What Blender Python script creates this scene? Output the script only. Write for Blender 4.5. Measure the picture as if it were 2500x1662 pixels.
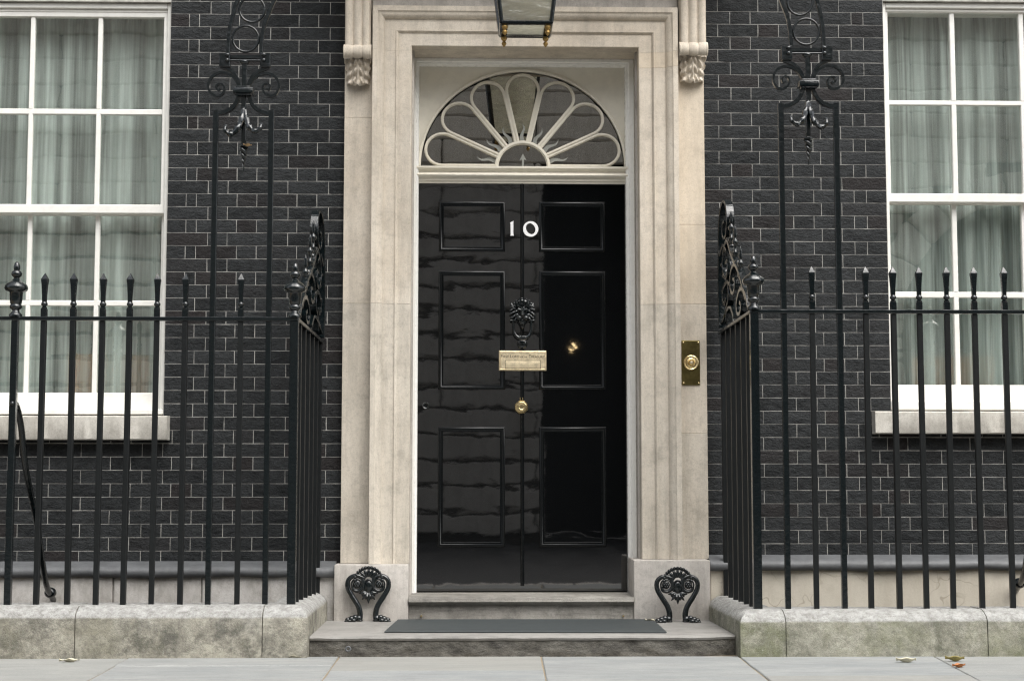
import bpy, bmesh, math, random
from mathutils import Vector, Matrix, noise
random.seed(7)
R_ = math.radians
scene = bpy.context.scene
COL = scene.collection
for o in list(bpy.data.objects):
    bpy.data.objects.remove(o)

# ------------------------------------------------------------------ camera, sky, sun, exposure
CAM = Vector((-0.29, -9.2, 0.83)); YAW, PITCH, F = R_(1.45), R_(5.15), 3950.0
cd = bpy.data.cameras.new('camera'); cam = bpy.data.objects.new('camera', cd); COL.objects.link(cam)
cam.location = CAM; cam.rotation_euler = (math.pi/2 + PITCH, 0, -YAW)
cd.sensor_width = 36; cd.lens = F/2500*36; cd.clip_start = 0.05; cd.clip_end = 3000
scene.camera = cam
SUN_EL, SUN_AZ = R_(56), R_(145)        # overcast: a broad bright patch of cloud high over the street
world = bpy.data.worlds.new('World'); scene.world = world; world.use_nodes = True
wn, wl = world.node_tree.nodes, world.node_tree.links
sky = wn.new('ShaderNodeTexSky'); sky.sky_type = 'NISHITA'; sky.sun_disc = False
sky.sun_elevation = SUN_EL; sky.sun_rotation = SUN_AZ; sky.air_density = 1.0; sky.dust_density = 4.0; sky.ozone_density = 1.0
hs = wn.new('ShaderNodeHueSaturation'); hs.inputs['Saturation'].default_value = 0.22   # cloud cover: greyer than a clear sky
wl.new(sky.outputs[0], hs.inputs['Color']); wl.new(hs.outputs[0], wn['Background'].inputs[0])
wn['Background'].inputs[1].default_value = 0.125
sd = bpy.data.lights.new('sun', 'SUN'); sd.energy = 1.5; sd.angle = R_(62); sd.color = (1, .965, .91)
sun = bpy.data.objects.new('sun', sd); COL.objects.link(sun)
sdir = Vector((math.sin(SUN_AZ)*math.cos(SUN_EL), math.cos(SUN_AZ)*math.cos(SUN_EL), math.sin(SUN_EL)))
sun.rotation_euler = sdir.to_track_quat('Z', 'Y').to_euler()
scene.view_settings.view_transform = 'Standard'; scene.view_settings.look = 'None'
scene.view_settings.exposure = 1.17; scene.view_settings.gamma = 1
scene.render.engine = 'CYCLES'
scene.cycles.use_denoising = True; scene.cycles.denoiser = 'OPENIMAGEDENOISE'; scene.cycles.denoising_input_passes = 'RGB_ALBEDO_NORMAL'; scene.cycles.denoising_prefilter = 'NONE'
scene.cycles.filter_width = 1.25; scene.cycles.sample_clamp_indirect = 4
scene.cycles.max_bounces = 8; scene.cycles.transparent_max_bounces = 16

# ------------------------------------------------------------------ pixel of the photograph -> point
_M = cam.rotation_euler.to_matrix()
def ray(px, py):
    return _M @ Vector(((px-1250)/F, (831-py)/F, -1.0))
def at(px, py, Y):                       # on the upright plane y = Y
    d = ray(px, py); return CAM + d*((Y-CAM.y)/d.y)
def atz(px, py, Z=0.0):                  # on the level plane z = Z
    d = ray(px, py); return CAM + d*((Z-CAM.z)/d.z)

# ------------------------------------------------------------------ materials
MATS = {}
class NT:
    def __init__(s, name):
        m = bpy.data.materials.new(name); m.use_nodes = True; s.m = m; MATS[name] = m
        s.n, s.l = m.node_tree.nodes, m.node_tree.links; s.b = s.n['Principled BSDF']; s.out = s.n['Material Output']
        g = s.n.new('ShaderNodeNewGeometry'); s.pos = g.outputs['Position']; s.geo = g
    def noise(s, scale, detail=4, rough=.6, stretch=(1,1,1), dist=0, off=(0,0,0)):
        mp = s.n.new('ShaderNodeMapping'); mp.inputs['Scale'].default_value = stretch; mp.inputs['Location'].default_value = off
        s.l.new(s.pos, mp.inputs[0])
        t = s.n.new('ShaderNodeTexNoise'); t.inputs['Scale'].default_value = scale; t.inputs['Detail'].default_value = detail
        t.inputs['Roughness'].default_value = rough; t.inputs['Distortion'].default_value = dist
        s.l.new(mp.outputs[0], t.inputs['Vector']); return t.outputs['Fac']
    def ramp(s, fac, a, b, c0=(0,0,0,1), c1=(1,1,1,1)):
        r = s.n.new('ShaderNodeValToRGB'); e = r.color_ramp.elements
        e[0].position, e[1].position = a, b; e[0].color, e[1].color = c0, c1
        s.l.new(fac, r.inputs[0]); return r.outputs[0]
    def mix(s, fac, a, b, mode='MIX'):
        x = s.n.new('ShaderNodeMix'); x.data_type = 'RGBA'; x.blend_type = mode
        for k, v in ((0, fac), (6, a), (7, b)):
            if hasattr(v, 'is_linked') : s.l.new(v, x.inputs[k])
            else: x.inputs[k].default_value = v if k == 0 else (*v[:3], 1)
        return x.outputs[2]
    def math(s, op, a, b=0.0):
        x = s.n.new('ShaderNodeMath'); x.operation = op
        for k, v in ((0, a), (1, b)):
            if hasattr(v, 'is_linked'): s.l.new(v, x.inputs[k])
            else: x.inputs[k].default_value = v
        return x.outputs[0]
    def bump(s, h, dist=.002, strength=1.0, prev=None):
        b = s.n.new('ShaderNodeBump'); b.inputs['Distance'].default_value = dist; b.inputs['Strength'].default_value = strength
        s.l.new(h, b.inputs['Height'])
        if prev is not None: s.l.new(prev, b.inputs['Normal'])
        return b.outputs[0]
    def fin(s, col=None, rough=None, nrm=None, **kw):
        for sock, v in (('Base Color', col), ('Roughness', rough), ('Normal', nrm)):
            if v is None: continue
            if hasattr(v, 'is_linked'): s.l.new(v, s.b.inputs[sock])
            else: s.b.inputs[sock].default_value = (*v[:3], 1) if sock == 'Base Color' else v
        for k, v in kw.items(): s.b.inputs[k.replace('_', ' ')].default_value = v
        return s.m

def stone_mat(name, base, dark, pale, rough=.8, streak=.5, speck=.35, bump=.0015, dirn=(9,9,1.1), cracks=0):
    t = NT(name)
    c = t.mix(t.ramp(t.noise(2.2, 6, .7), .35, .68), base, pale)
    c = t.mix(t.math('MULTIPLY', t.ramp(t.noise(1.0, 7, .75, dirn), .46, .76), streak), c, dark)
    c = t.mix(t.math('MULTIPLY', t.ramp(t.noise(7, 8, .8, off=(3, 1, 7)), .50, .74), streak*.9), c, dark)
    c = t.mix(t.math('MULTIPLY', t.ramp(t.noise(38, 6, .8, off=(1, 6, 2)), .50, .72), speck*.8), c, dark)
    c = t.mix(t.math('MULTIPLY', t.ramp(t.noise(170, 3, .7), .54, .70), speck), c, dark)
    if cracks:
        v = t.n.new('ShaderNodeTexVoronoi'); v.feature = 'DISTANCE_TO_EDGE'; v.inputs['Scale'].default_value = 4.2
        wob = t.n.new('ShaderNodeVectorMath'); wob.operation = 'ADD'; nz = t.n.new('ShaderNodeTexNoise'); nz.inputs['Scale'].default_value = 5; t.l.new(t.pos, nz.inputs['Vector'])
        sc_ = t.n.new('ShaderNodeVectorMath'); sc_.operation = 'SCALE'; sc_.inputs['Scale'].default_value = .35; t.l.new(nz.outputs['Color'], sc_.inputs[0])
        t.l.new(t.pos, wob.inputs[0]); t.l.new(sc_.outputs[0], wob.inputs[1]); t.l.new(wob.outputs[0], v.inputs['Vector'])
        line = t.ramp(v.outputs['Distance'], .004, .016, (1,1,1,1), (0,0,0,1))
        c = t.mix(t.math('MULTIPLY', t.math('MULTIPLY', line, t.ramp(t.noise(2.5, 2), .42, .55)), cracks), c, dark)
    b = t.bump(t.noise(140, 5, .75), bump, .6)
    b = t.bump(t.noise(14, 4, .6), bump*2.5, .5, b)
    return t.fin(c, rough, b)
stone_mat('limestone', (.57,.50,.405), (.27,.24,.20), (.66,.60,.51), streak=.62, speck=.45)
stone_mat('limestone_warm', (.57,.49,.38), (.31,.26,.20), (.65,.57,.46), streak=.5, speck=.4)
stone_mat('limestone_grey', (.45,.42,.385), (.22,.205,.185), (.56,.53,.49), streak=.75, speck=.55)
stone_mat('limestone_mid', (.51,.46,.385), (.25,.23,.195), (.61,.56,.48), streak=.75, speck=.5)
stone_mat('sill_stone', (.50,.48,.43), (.24,.22,.19), (.62,.60,.55), streak=.75, speck=.6)
stone_mat('threshold_stone', (.20,.188,.168), (.055,.052,.047), (.38,.365,.33), streak=.9, speck=.4, bump=.004, dirn=(1.2,4,22))
stone_mat('step_top', (.235,.228,.212), (.10,.096,.09), (.275,.268,.252), streak=.7, dirn=(2,9,4))
stone_mat('opposite_stone', (.60,.56,.50), (.36,.33,.29), (.68,.64,.58), streak=.6, speck=.2, bump=.008)
stone_mat('render_white', (.53,.51,.48), (.26,.24,.21), (.63,.61,.585), streak=.9, speck=.45, dirn=(5,5,2))
stone_mat('render_cream', (.53,.49,.41), (.30,.26,.20), (.58,.54,.46), streak=.35, speck=.18, cracks=.7)

t = NT('step_riser')                      # hacked sandstone
c = t.mix(t.ramp(t.noise(9, 8, .75, (1,1,2)), .36, .66), (.05,.047,.042), (.20,.19,.165))
c = t.mix(t.math('MULTIPLY', t.ramp(t.noise(4, 4, .6), .62, .72), .5), c, (.30,.27,.20))
b = t.bump(t.noise(26, 8, .8, (1,1,2)), .03, .8); t.fin(c, .9, b)

def kerb_mat(name, base, dark, green):
    t = NT(name)
    c = t.mix(t.ramp(t.noise(3.6, 8, .75), .40, .60), dark, base)
    c = t.mix(t.math('MULTIPLY', t.ramp(t.noise(13, 8, .8, off=(2,7,4)), .46, .62), .6), c, tuple(x*1.35 for x in base))
    c = t.mix(t.math('MULTIPLY', t.ramp(t.noise(2.3, 6, .7, off=(5,2,1)), .46, .66), .75), c, green)
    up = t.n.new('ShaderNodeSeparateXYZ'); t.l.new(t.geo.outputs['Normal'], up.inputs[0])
    top_light = t.ramp(up.outputs['Z'], .15, .55)      # light from above painted in: upward faces paler; algae keeps to the upright face
    c = t.mix(top_light, c, t.mix(t.ramp(t.noise(20, 6, .8), .4, .66), (.50,.50,.485), (.27,.265,.25)))
    c = t.mix(t.math('MULTIPLY', t.ramp(t.noise(75, 6, .85), .58, .7), .6), c, (.11,.10,.09))
    c = t.mix(t.math('MULTIPLY', t.ramp(t.noise(110, 4, .8, off=(1,4,2)), .62, .7), .6), c, (.55,.54,.50))
    c = t.mix(t.math('MULTIPLY', t.ramp(t.noise(30, 8, .85, (1,1,1.5), off=(8,3,1)), .48, .64), .55), c, dark)
    b = t.bump(t.noise(46, 9, .85), .016, .9); t.fin(c, .92, b)
kerb_mat('kerb_buff', (.40,.38,.315), (.125,.12,.10), (.21,.20,.145))
kerb_mat('kerb_green', (.36,.35,.29), (.15,.15,.115), (.165,.18,.085))

t = NT('york_stone')
rnd = t.n.new('ShaderNodeObjectInfo').outputs['Random']
c = t.mix(t.ramp(t.noise(1.6, 6, .7, (1,3,1)), .35, .68), (.220,.235,.238), (.305,.314,.307))
c = t.mix(t.math('MULTIPLY', t.ramp(t.noise(5, 7, .75, (.6,2.4,1)), .50, .72), .7), c, (.20,.195,.195))
c = t.mix(t.math('MULTIPLY', t.ramp(t.noise(16, 7, .8, (.5,2,1), off=(3,3,3)), .48, .68), .55), c, (.17,.175,.175))
c = t.mix(t.math('MULTIPLY', t.ramp(t.noise(30, 5, .8, (.6,2,1), off=(7,3,3)), .58, .70), .5), c, (.42,.42,.40))
c = t.mix(t.math('MULTIPLY', t.math('POWER', rnd, 2.0), .4), c, (.27,.255,.215))
c = t.mix(t.math('MULTIPLY', t.ramp(t.noise(70, 6, .85), .54, .70), .5), c, (.12,.12,.12))
b = t.bump(t.noise(24, 7, .75), .006, .5); t.fin(c, .75, b)
t = NT('joint_mortar'); t.fin(t.mix(t.noise(30), (.18,.14,.09), (.30,.25,.18)), .95)
t = NT('asphalt'); t.fin(t.mix(t.noise(60, 5, .8), (.035,.035,.036), (.075,.074,.072)), .9, t.bump(t.noise(120), .004))

t = NT('brick')
oi = t.n.new('ShaderNodeObjectInfo').outputs['Random']
rnd = t.math('FRACT', t.math('ADD', oi, t.geo.outputs['Random Per Island']))
c = t.ramp(rnd, 0, 1, (.0100,.0119,.0132,1), (.034,.0370,.0392,1))
c = t.mix(t.ramp(t.noise(9, 6, .75, (1,1,2)), .40, .72), c, (.041,.0448,.0470))
c = t.mix(t.math('MULTIPLY', t.ramp(t.noise(30, 7, .8, (1,1,2.2), dist=.7), .48, .66), .75), c, (.0045,.0047,.005))
c = t.mix(t.math('MULTIPLY', t.ramp(t.noise(34, 6, .8, (1,1,2.6), dist=.9, off=(4,4,9)), .56, .70), .55), c, (.060,.060,.059))
hue = t.math('FRACT', t.math('MULTIPLY', rnd, 7.31))
c = t.mix(t.math('MULTIPLY', t.ramp(hue, .78, .95), .5), c, (.024,.0165,.015))
c = t.mix(t.math('MULTIPLY', t.ramp(t.noise(13, 5, .8, off=(2,0,5)), .69, .76), .8), c, (.09,.04,.03))
c = t.mix(t.math('MULTIPLY', t.ramp(t.noise(110, 4, .8), .64, .74), .5), c, (.11,.11,.105))
b = t.bump(t.noise(44, 8, .75, (1,1,1.7), dist=.8), .018, 1.0)
b = t.bump(t.noise(17, 4, .6, (1,1,2.2), dist=.5), .016, .8, b)
t.fin(c, t.math('ADD', .42, t.math('MULTIPLY', t.noise(16), .4)), b, Specular_IOR_Level=.22)
t = NT('mortar'); t.fin(t.mix(t.ramp(t.noise(11, 6, .75), .34, .60), (.25,.245,.23), (.47,.46,.43)), .9)
t = NT('brick_far')
br = t.n.new('ShaderNodeTexBrick'); mp = t.n.new('ShaderNodeMapping'); mp.inputs['Rotation'].default_value = (R_(-90), 0, 0)
t.l.new(t.pos, mp.inputs[0]); t.l.new(mp.outputs[0], br.inputs['Vector'])
br.inputs['Scale'].default_value = 1; br.inputs['Brick Width'].default_value = .172; br.inputs['Row Height'].default_value = .0751
br.inputs['Mortar Size'].default_value = .0025; br.inputs['Color1'].default_value = (.02,.02,.02,1); br.inputs['Color2'].default_value = (.034,.032,.032,1)
br.inputs['Mortar'].default_value = (.42,.40,.36,1); t.fin(br.outputs[0], .7, t.bump(t.noise(52, 6), .008))

def paint(name, col, rough=.3, var=.06, bump=.0006, coat=0, scale=18):
    t = NT(name); d = tuple(x*(1-var*2) for x in col)
    c = t.mix(t.ramp(t.noise(scale, 6, .7), .4, .75), col, d)
    t.fin(c, t.math('ADD', rough, t.math('MULTIPLY', t.noise(30), .12)), t.bump(t.noise(40, 4, .6), bump, .5), Coat_Weight=coat, Coat_Roughness=.06)
paint('white_paint', (.77,.765,.725), .3)
paint('cream_paint', (.74,.70,.60), .32)
paint('frame_paint', (.87,.865,.83), .22, .02, coat=.3)
paint('iron', (.0030,.0058,.0068), .12, .15, .005, coat=.3, scale=40)
paint('iron_gloss', (.0028,.0058,.0068), .05, .1, .007, coat=.5, scale=50)
MATS['iron_gloss'].node_tree.nodes['Principled BSDF'].inputs['IOR'].default_value = 1.5
paint('iron_matt', (.006,.0075,.008), .34, .2, .002, coat=.0, scale=40)
for k_ in ('iron_matt',): MATS[k_].node_tree.nodes['Principled BSDF'].inputs['Specular IOR Level'].default_value = .36
paint('lead', (.115,.12,.125), .5, .2, .004, scale=12)
paint('rubber', (.036,.044,.046), .6, .1, .001, scale=14)
paint('numeral_white', (.86,.86,.86), .35)
paint('engraving', (.08,.065,.035), .6)
paint('etched', (.27,.275,.25), .7)
t = NT('door_paint')                      # thick gloss over old timber: mirror-like but rippled
b = t.bump(t.noise(3.0, 2, .5, (1.0,1,1.7), dist=.4), .00045, 1)
b = t.bump(t.noise(13, 3, .5, (1,1,1.6)), .00004, 1, b)
t.fin((.0028,.0032,.0035), .022, b, IOR=2.1)
paint('door_bead', (.003,.004,.0045), .16, .1, .001)
MATS['door_bead'].node_tree.nodes['Principled BSDF'].inputs['Specular IOR Level'].default_value = .3
for nm, col, rg in (('brass', (.83,.66,.36), .2), ('brass_pale', (1.0,.86,.60), .36), ('brass_tarnished', (.24,.195,.075), .27), ('gilt', (.46,.31,.12), .42)):
    t = NT(nm); c = t.mix(t.ramp(t.noise(36, 5, .7), .42, .72), col, tuple(x*.6 for x in col))
    t.fin(c, t.math('ADD', rg, t.math('MULTIPLY', t.noise(55), .15)), t.bump(t.noise(30), .0012, .5), Metallic=1.0)
def glass(name, tint, refl=1.0, ripple=.0002, f0=.05):
    t = NT(name); t.n.remove(t.b)
    tr = t.n.new('ShaderNodeBsdfTransparent'); tr.inputs[0].default_value = (*tint, 1)
    gl = t.n.new('ShaderNodeBsdfGlossy'); gl.inputs['Roughness'].default_value = .012; gl.inputs[0].default_value = (refl, refl*.985, refl*.95, 1)
    lw_ = t.n.new('ShaderNodeLayerWeight')
    b = t.bump(t.noise(2.8, 2, .5), ripple, 1); t.l.new(b, gl.inputs['Normal'])
    f = t.math('ADD', f0, t.math('MULTIPLY', t.math('POWER', lw_.outputs['Facing'], 5.0), 1-f0))
    mx = t.n.new('ShaderNodeMixShader'); t.l.new(f, mx.inputs[0]); t.l.new(tr.outputs[0], mx.inputs[1]); t.l.new(gl.outputs[0], mx.inputs[2])
    t.l.new(mx.outputs[0], t.out.inputs[0])
glass('window_glass', (.965,.975,.965), ripple=.0005, f0=.13)
glass('fanlight_glass', (.6,.58,.5), ripple=.0003, f0=.28)
t = NT('lantern_glass'); t.n.remove(t.b)
tr = t.n.new('ShaderNodeBsdfTransparent'); tr.inputs[0].default_value = (.90,.90,.87,1)
df = t.n.new('ShaderNodeBsdfTranslucent'); df.inputs[0].default_value = (.84,.83,.77,1)
gl = t.n.new('ShaderNodeBsdfGlossy'); gl.inputs['Roughness'].default_value = .06
t.l.new(t.bump(t.noise(9, 4, .6, (1,1,2), dist=1), .01, 1), gl.inputs['Normal'])
m1 = t.n.new('ShaderNodeMixShader'); t.l.new(t.ramp(t.noise(7, 5, .7, (1,1,3), dist=1.2), .3, .7, (.42,.42,.42,1), (.78,.78,.78,1)), m1.inputs[0])
t.l.new(tr.outputs[0], m1.inputs[1]); t.l.new(df.outputs[0], m1.inputs[2])
m2 = t.n.new('ShaderNodeMixShader'); m2.inputs[0].default_value = .1
t.l.new(m1.outputs[0], m2.inputs[1]); t.l.new(gl.outputs[0], m2.inputs[2]); t.l.new(m2.outputs[0], t.out.inputs[0])
t = NT('sheer'); t.n.remove(t.b)          # net curtain: dense where the folds double up
tr = t.n.new('ShaderNodeBsdfTransparent')
d1 = t.n.new('ShaderNodeBsdfDiffuse'); d1.inputs[0].default_value = (.83,.935,.90,1)
d2 = t.n.new('ShaderNodeBsdfTranslucent'); d2.inputs[0].default_value = (.74,.83,.79,1)
a1 = t.n.new('ShaderNodeMixShader'); a1.inputs[0].default_value = .35; t.l.new(d1.outputs[0], a1.inputs[1]); t.l.new(d2.outputs[0], a1.inputs[2])
den = t.math('ADD', t.math('MULTIPLY', t.ramp(t.noise(9.5, 4, .65, (1,0,.03)), .42, .60), .50),
             t.math('ADD', .31, t.math('MULTIPLY', t.ramp(t.noise(70, 2, .5, (1,0,.02)), .4, .62), .14)))
a2 = t.n.new('ShaderNodeMixShader'); t.l.new(den, a2.inputs[0]); t.l.new(tr.outputs[0], a2.inputs[1]); t.l.new(a1.outputs[0], a2.inputs[2])
t.l.new(a2.outputs[0], t.out.inputs[0])
paint('room_wall', (.42,.38,.31), .8); paint('room_floor', (.16,.10,.06), .5); paint('hall_dark', (.07,.06,.05), .7)
paint('orange_cloth', (.95,.36,.06), .8, .15); paint('oak', (.75,.47,.12), .45, .15); paint('dark_timber', (.03,.03,.03), .5); paint('opposite_joint', (.09,.08,.07), .9)
t = NT('lamp_glow'); t.b.inputs['Emission Color'].default_value = (1,.72,.36,1); t.b.inputs['Emission Strength'].default_value = 5
for nm, col in (('leaf_pale', (.60,.56,.42)), ('leaf_orange', (.45,.17,.05)), ('leaf_olive', (.30,.25,.08)), ('leaf_brown', (.42,.27,.13))):
    paint(nm, col, .6, .2, .002, scale=120)

# ------------------------------------------------------------------ mesh tools
def catmull(pts, n=6):
    P = [Vector(p) for p in pts]; out = []
    for i in range(len(P)-1):
        p0, p1, p2, p3 = P[max(i-1,0)], P[i], P[i+1], P[min(i+2,len(P)-1)]
        for k in range(n):
            s = k/n
            out.append(.5*((2*p1)+(p2-p0)*s+(2*p0-5*p1+4*p2-p3)*s*s+(3*p1-p0-3*p2+p3)*s**3))
    out.append(P[-1]); return out
def lerp(a, b, s): return a+(b-a)*s
class MB:
    def __init__(s): s.v, s.f = [], []
    def add(s, vs, fs):
        o = len(s.v); s.v += [Vector(v) for v in vs]; s.f += [tuple(i+o for i in f) for f in fs]; return s
    def box(s, x0, x1, y0, y1, z0, z1):
        vs = [(x,y,z) for z in (z0,z1) for y in (y0,y1) for x in (x0,x1)]
        return s.add(vs, [(0,2,3,1),(4,5,7,6),(0,1,5,4),(2,6,7,3),(0,4,6,2),(1,3,7,5)])
    def prism(s, poly, y0, y1):          # poly in (x,z)
        n = len(poly)
        vs = [(x,y0,z) for x,z in poly]+[(x,y1,z) for x,z in poly]
        return s.add(vs, [tuple(range(n)), tuple(range(2*n-1,n-1,-1))]+[(i,(i+1)%n,n+(i+1)%n,n+i) for i in range(n)])
    def plate(s, poly, z0, z1):          # poly in (x,y)
        n = len(poly)
        vs = [(x,y,z0) for x,y in poly]+[(x,y,z1) for x,y in poly]
        return s.add(vs, [tuple(range(n)), tuple(range(2*n-1,n-1,-1))]+[(i,(i+1)%n,n+(i+1)%n,n+i) for i in range(n)])
    def rings(s, rings, closed=False, caps=True):
        n = len(rings[0]); m = len(rings); vs = [p for r in rings for p in r]; fs = []
        for i in range(m if closed else m-1):
            for k in range(n):
                a, b = i*n+k, i*n+(k+1)%n; c, d = ((i+1)%m)*n+(k+1)%n, ((i+1)%m)*n+k
                fs.append((a,b,c,d))
        if caps and not closed: fs += [tuple(range(n)), tuple(range(m*n-1,(m-1)*n-1,-1))]
        return s.add(vs, fs)
    def sweep(s, path, w, t, nrm=(0,1,0), closed=False, taper=None):    # flat bar: w across in the plane, t along nrm
        path = [Vector(p) for p in path]; N = Vector(nrm); rr = []; m = len(path)
        for i, p in enumerate(path):
            a = path[(i-1)%m] if closed or i > 0 else p; b = path[(i+1)%m] if closed or i < m-1 else p
            T = (b-a).normalized(); B = T.cross(N).normalized()
            k = taper(i/(m-1)) if taper else 1
            rr.append([p+B*(w/2*k)-N*(t/2), p+B*(w/2*k)+N*(t/2), p-B*(w/2*k)+N*(t/2), p-B*(w/2*k)-N*(t/2)])
        return s.rings(rr, closed)
    def tube(s, path, r, n=8, closed=False):
        path = [Vector(p) for p in path]; m = len(path); rr = []
        T0 = (path[1]-path[0]).normalized(); U = T0.orthogonal().normalized()
        for i, p in enumerate(path):
            a = path[(i-1)%m] if closed or i > 0 else p; b = path[(i+1)%m] if closed or i < m-1 else p
            T = (b-a).normalized(); U = (U-T*U.dot(T)).normalized(); W = T.cross(U)
            q = r[i] if isinstance(r, (list,tuple)) else (r(i/(m-1)) if callable(r) else r)
            rr.append([p+U*(math.cos(2*math.pi*k/n)*q)+W*(math.sin(2*math.pi*k/n)*q) for k in range(n)])
        return s.rings(rr, closed)
    def lathe(s, c, prof, n=20, mod=None, rot=0):
        c = Vector(c); rr = []
        for j, (r, z) in enumerate(prof):
            rr.append([c+Vector((math.cos(rot+2*math.pi*k/n), math.sin(rot+2*math.pi*k/n), 0))*(r*(mod(j,k) if mod else 1))+Vector((0,0,z)) for k in range(n)])
        return s.rings(rr)
    def ball(s, c, rx, ry=None, rz=None, n=12, m=8):
        ry = rx if ry is None else ry; rz = rx if rz is None else rz; c = Vector(c); rr = []
        for j in range(m+1):
            a = -math.pi/2+math.pi*j/m; q = max(math.cos(a), .02)
            rr.append([c+Vector((rx*q*math.cos(2*math.pi*k/n), ry*q*math.sin(2*math.pi*k/n), rz*math.sin(a))) for k in range(n)])
        return s.rings(rr)
    def cone(s, a, b, ra, rb=.0005, n=7):
        return s.tube([Vector(a), Vector(b)], [ra, rb], n)
    def grid(s, fn, nu, nv, close=False):
        vs = [fn(i/nu, j/nv) for j in range(nv+1) for i in range(nu+1)]; w = nu+1
        return s.add(vs, [(j*w+i, j*w+i+1, (j+1)*w+i+1, (j+1)*w+i) for j in range(nv) for i in range(nu)])
    def mesh(s, name, mat, bevel=0, smooth=None, seg=1):
        bm = bmesh.new(); vv = [bm.verts.new(v) for v in s.v]
        for f in s.f:
            try: bm.faces.new([vv[i] for i in f])
            except ValueError: pass
        bmesh.ops.recalc_face_normals(bm, faces=bm.faces)
        if bevel:
            ed = [e for e in bm.edges if len(e.link_faces) == 2 and e.calc_face_angle(0) > .5]
            bmesh.ops.bevel(bm, geom=ed, offset=bevel, segments=seg, affect='EDGES', profile=.6, clamp_overlap=True)
        me = bpy.data.meshes.new(name); bm.to_mesh(me); bm.free()
        me.materials.append(MATS[mat])
        if smooth is not None:
            me.shade_smooth(); me.set_sharp_from_angle(angle=R_(smooth))
        return me
    def build(s, name, mat, parent=None, bevel=0, smooth=None, seg=1):
        return link(name, s.mesh(name, mat, bevel, smooth, seg), parent)
def base_of(p):
    v = Vector((0,0,0))
    while p is not None: v += p.location; p = p.parent
    return v
def link(name, data, parent=None, loc=(0,0,0)):          # loc in world metres
    o = bpy.data.objects.new(name, data); COL.objects.link(o)
    o.parent = parent
    o.location = Vector(loc)-base_of(parent)
    return o
def thing(name, label, cat, loc, group=None):
    return tag(link(name, None, None, loc), label, cat, group)
def tag(o, label=None, cat=None, group=None, kind=None):
    for k, v in (('label', label), ('category', cat), ('group', group), ('kind', kind)):
        if v: o[k] = v
    return o
def arc(c, r, a0, a1, n, Y=None, rz=None):
    return [(c[0]+r*math.cos(a0+(a1-a0)*i/n), c[1]+(rz or r)*math.sin(a0+(a1-a0)*i/n)) for i in range(n+1)]
def rough_poly_box(mb, x0, x1, y0, y1, z0, z1, nx, nz, amp, seed):   # box with an uneven front (y0) face
    def fn(u, v):
        x, z = lerp(x0,x1,u), lerp(z0,z1,v)
        d = 0 if 0 else noise.fractal(Vector((x*7, seed, z*11)), 1, 2, 4)*amp
        return Vector((x, y0+d, z))
    mb.grid(fn, nx, nz)
    k = len(mb.v)-(nx+1)*(nz+1)
    b = [ (x0,y1,z0),(x1,y1,z0),(x1,y1,z1),(x0,y1,z1) ]
    o = len(mb.v); mb.v += [Vector(p) for p in b]
    w = nx+1
    bot = [k+i for i in range(nx+1)]; top = [k+nz*w+i for i in range(nx+1)]
    lef = [k+j*w for j in range(nz+1)]; rig = [k+j*w+nx for j in range(nz+1)]
    mb.f += [tuple(bot+[o+1,o]), tuple(top[::-1]+[o+3,o+2]), tuple(lef[::-1]+[o,o+3]), tuple(rig+[o+2,o+1]), (o,o+1,o+2,o+3)]

# ------------------------------------------------------------------ key measures (metres; wall face at y = 0, pavement at z = 0)
Y_ARCH, Y_FRAME, Y_DOOR, Y_RAIL = -.09, .18, .22, -1.06
ZS, ZT = .094, .2265                       # lower step, threshold
LWX = at(408, 500, 0).x; RWX = at(2165, 490, 0).x      # window jambs next to the door
DX0, DX1 = at(1020, 900, Y_DOOR).x, at(1529, 900, Y_DOOR).x
PLX0, PLX1 = at(839, 700, 0).x, at(1720, 700, 0).x     # outer edges of the door surround
WZT = at(300, 5, 0).z; WZB = at(300, 1011, 0).z
RZT = at(2300, 4, 0).z; RZB = at(2300, 1001, 0).z
WIN_W = 1.27
LW0, RW1 = LWX-WIN_W, RWX+WIN_W
DT = at(1284, 115, Y_ARCH).z               # top of the stone opening
SX0, SX1 = at(1003, 600, Y_ARCH).x, at(1562, 600, Y_ARCH).x

# ------------------------------------------------------------------ ground
g = MB(); g.box(-400, 400, -400, -4.2, -.6, -.125)
tag(g.build('road', 'asphalt'), kind='structure')
g = MB(); g.box(-30, 30, -4.2, -1.0, -.5, -.006)
pav = tag(g.build('pavement', 'joint_mortar'), kind='structure')
g = MB()
for i in range(-6, 7): g.box(i*1.2-.597, i*1.2+.597, -4.4, -4.202, -.4, .001)
tag(g.build('kerb', 'limestone_grey', None, .01), kind='structure')
g = MB(); g.box(-30, 30, -1.0, 0.6, -1.2, -.9); tag(g.build('lightwell_floor', 'asphalt'), kind='structure')

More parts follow.
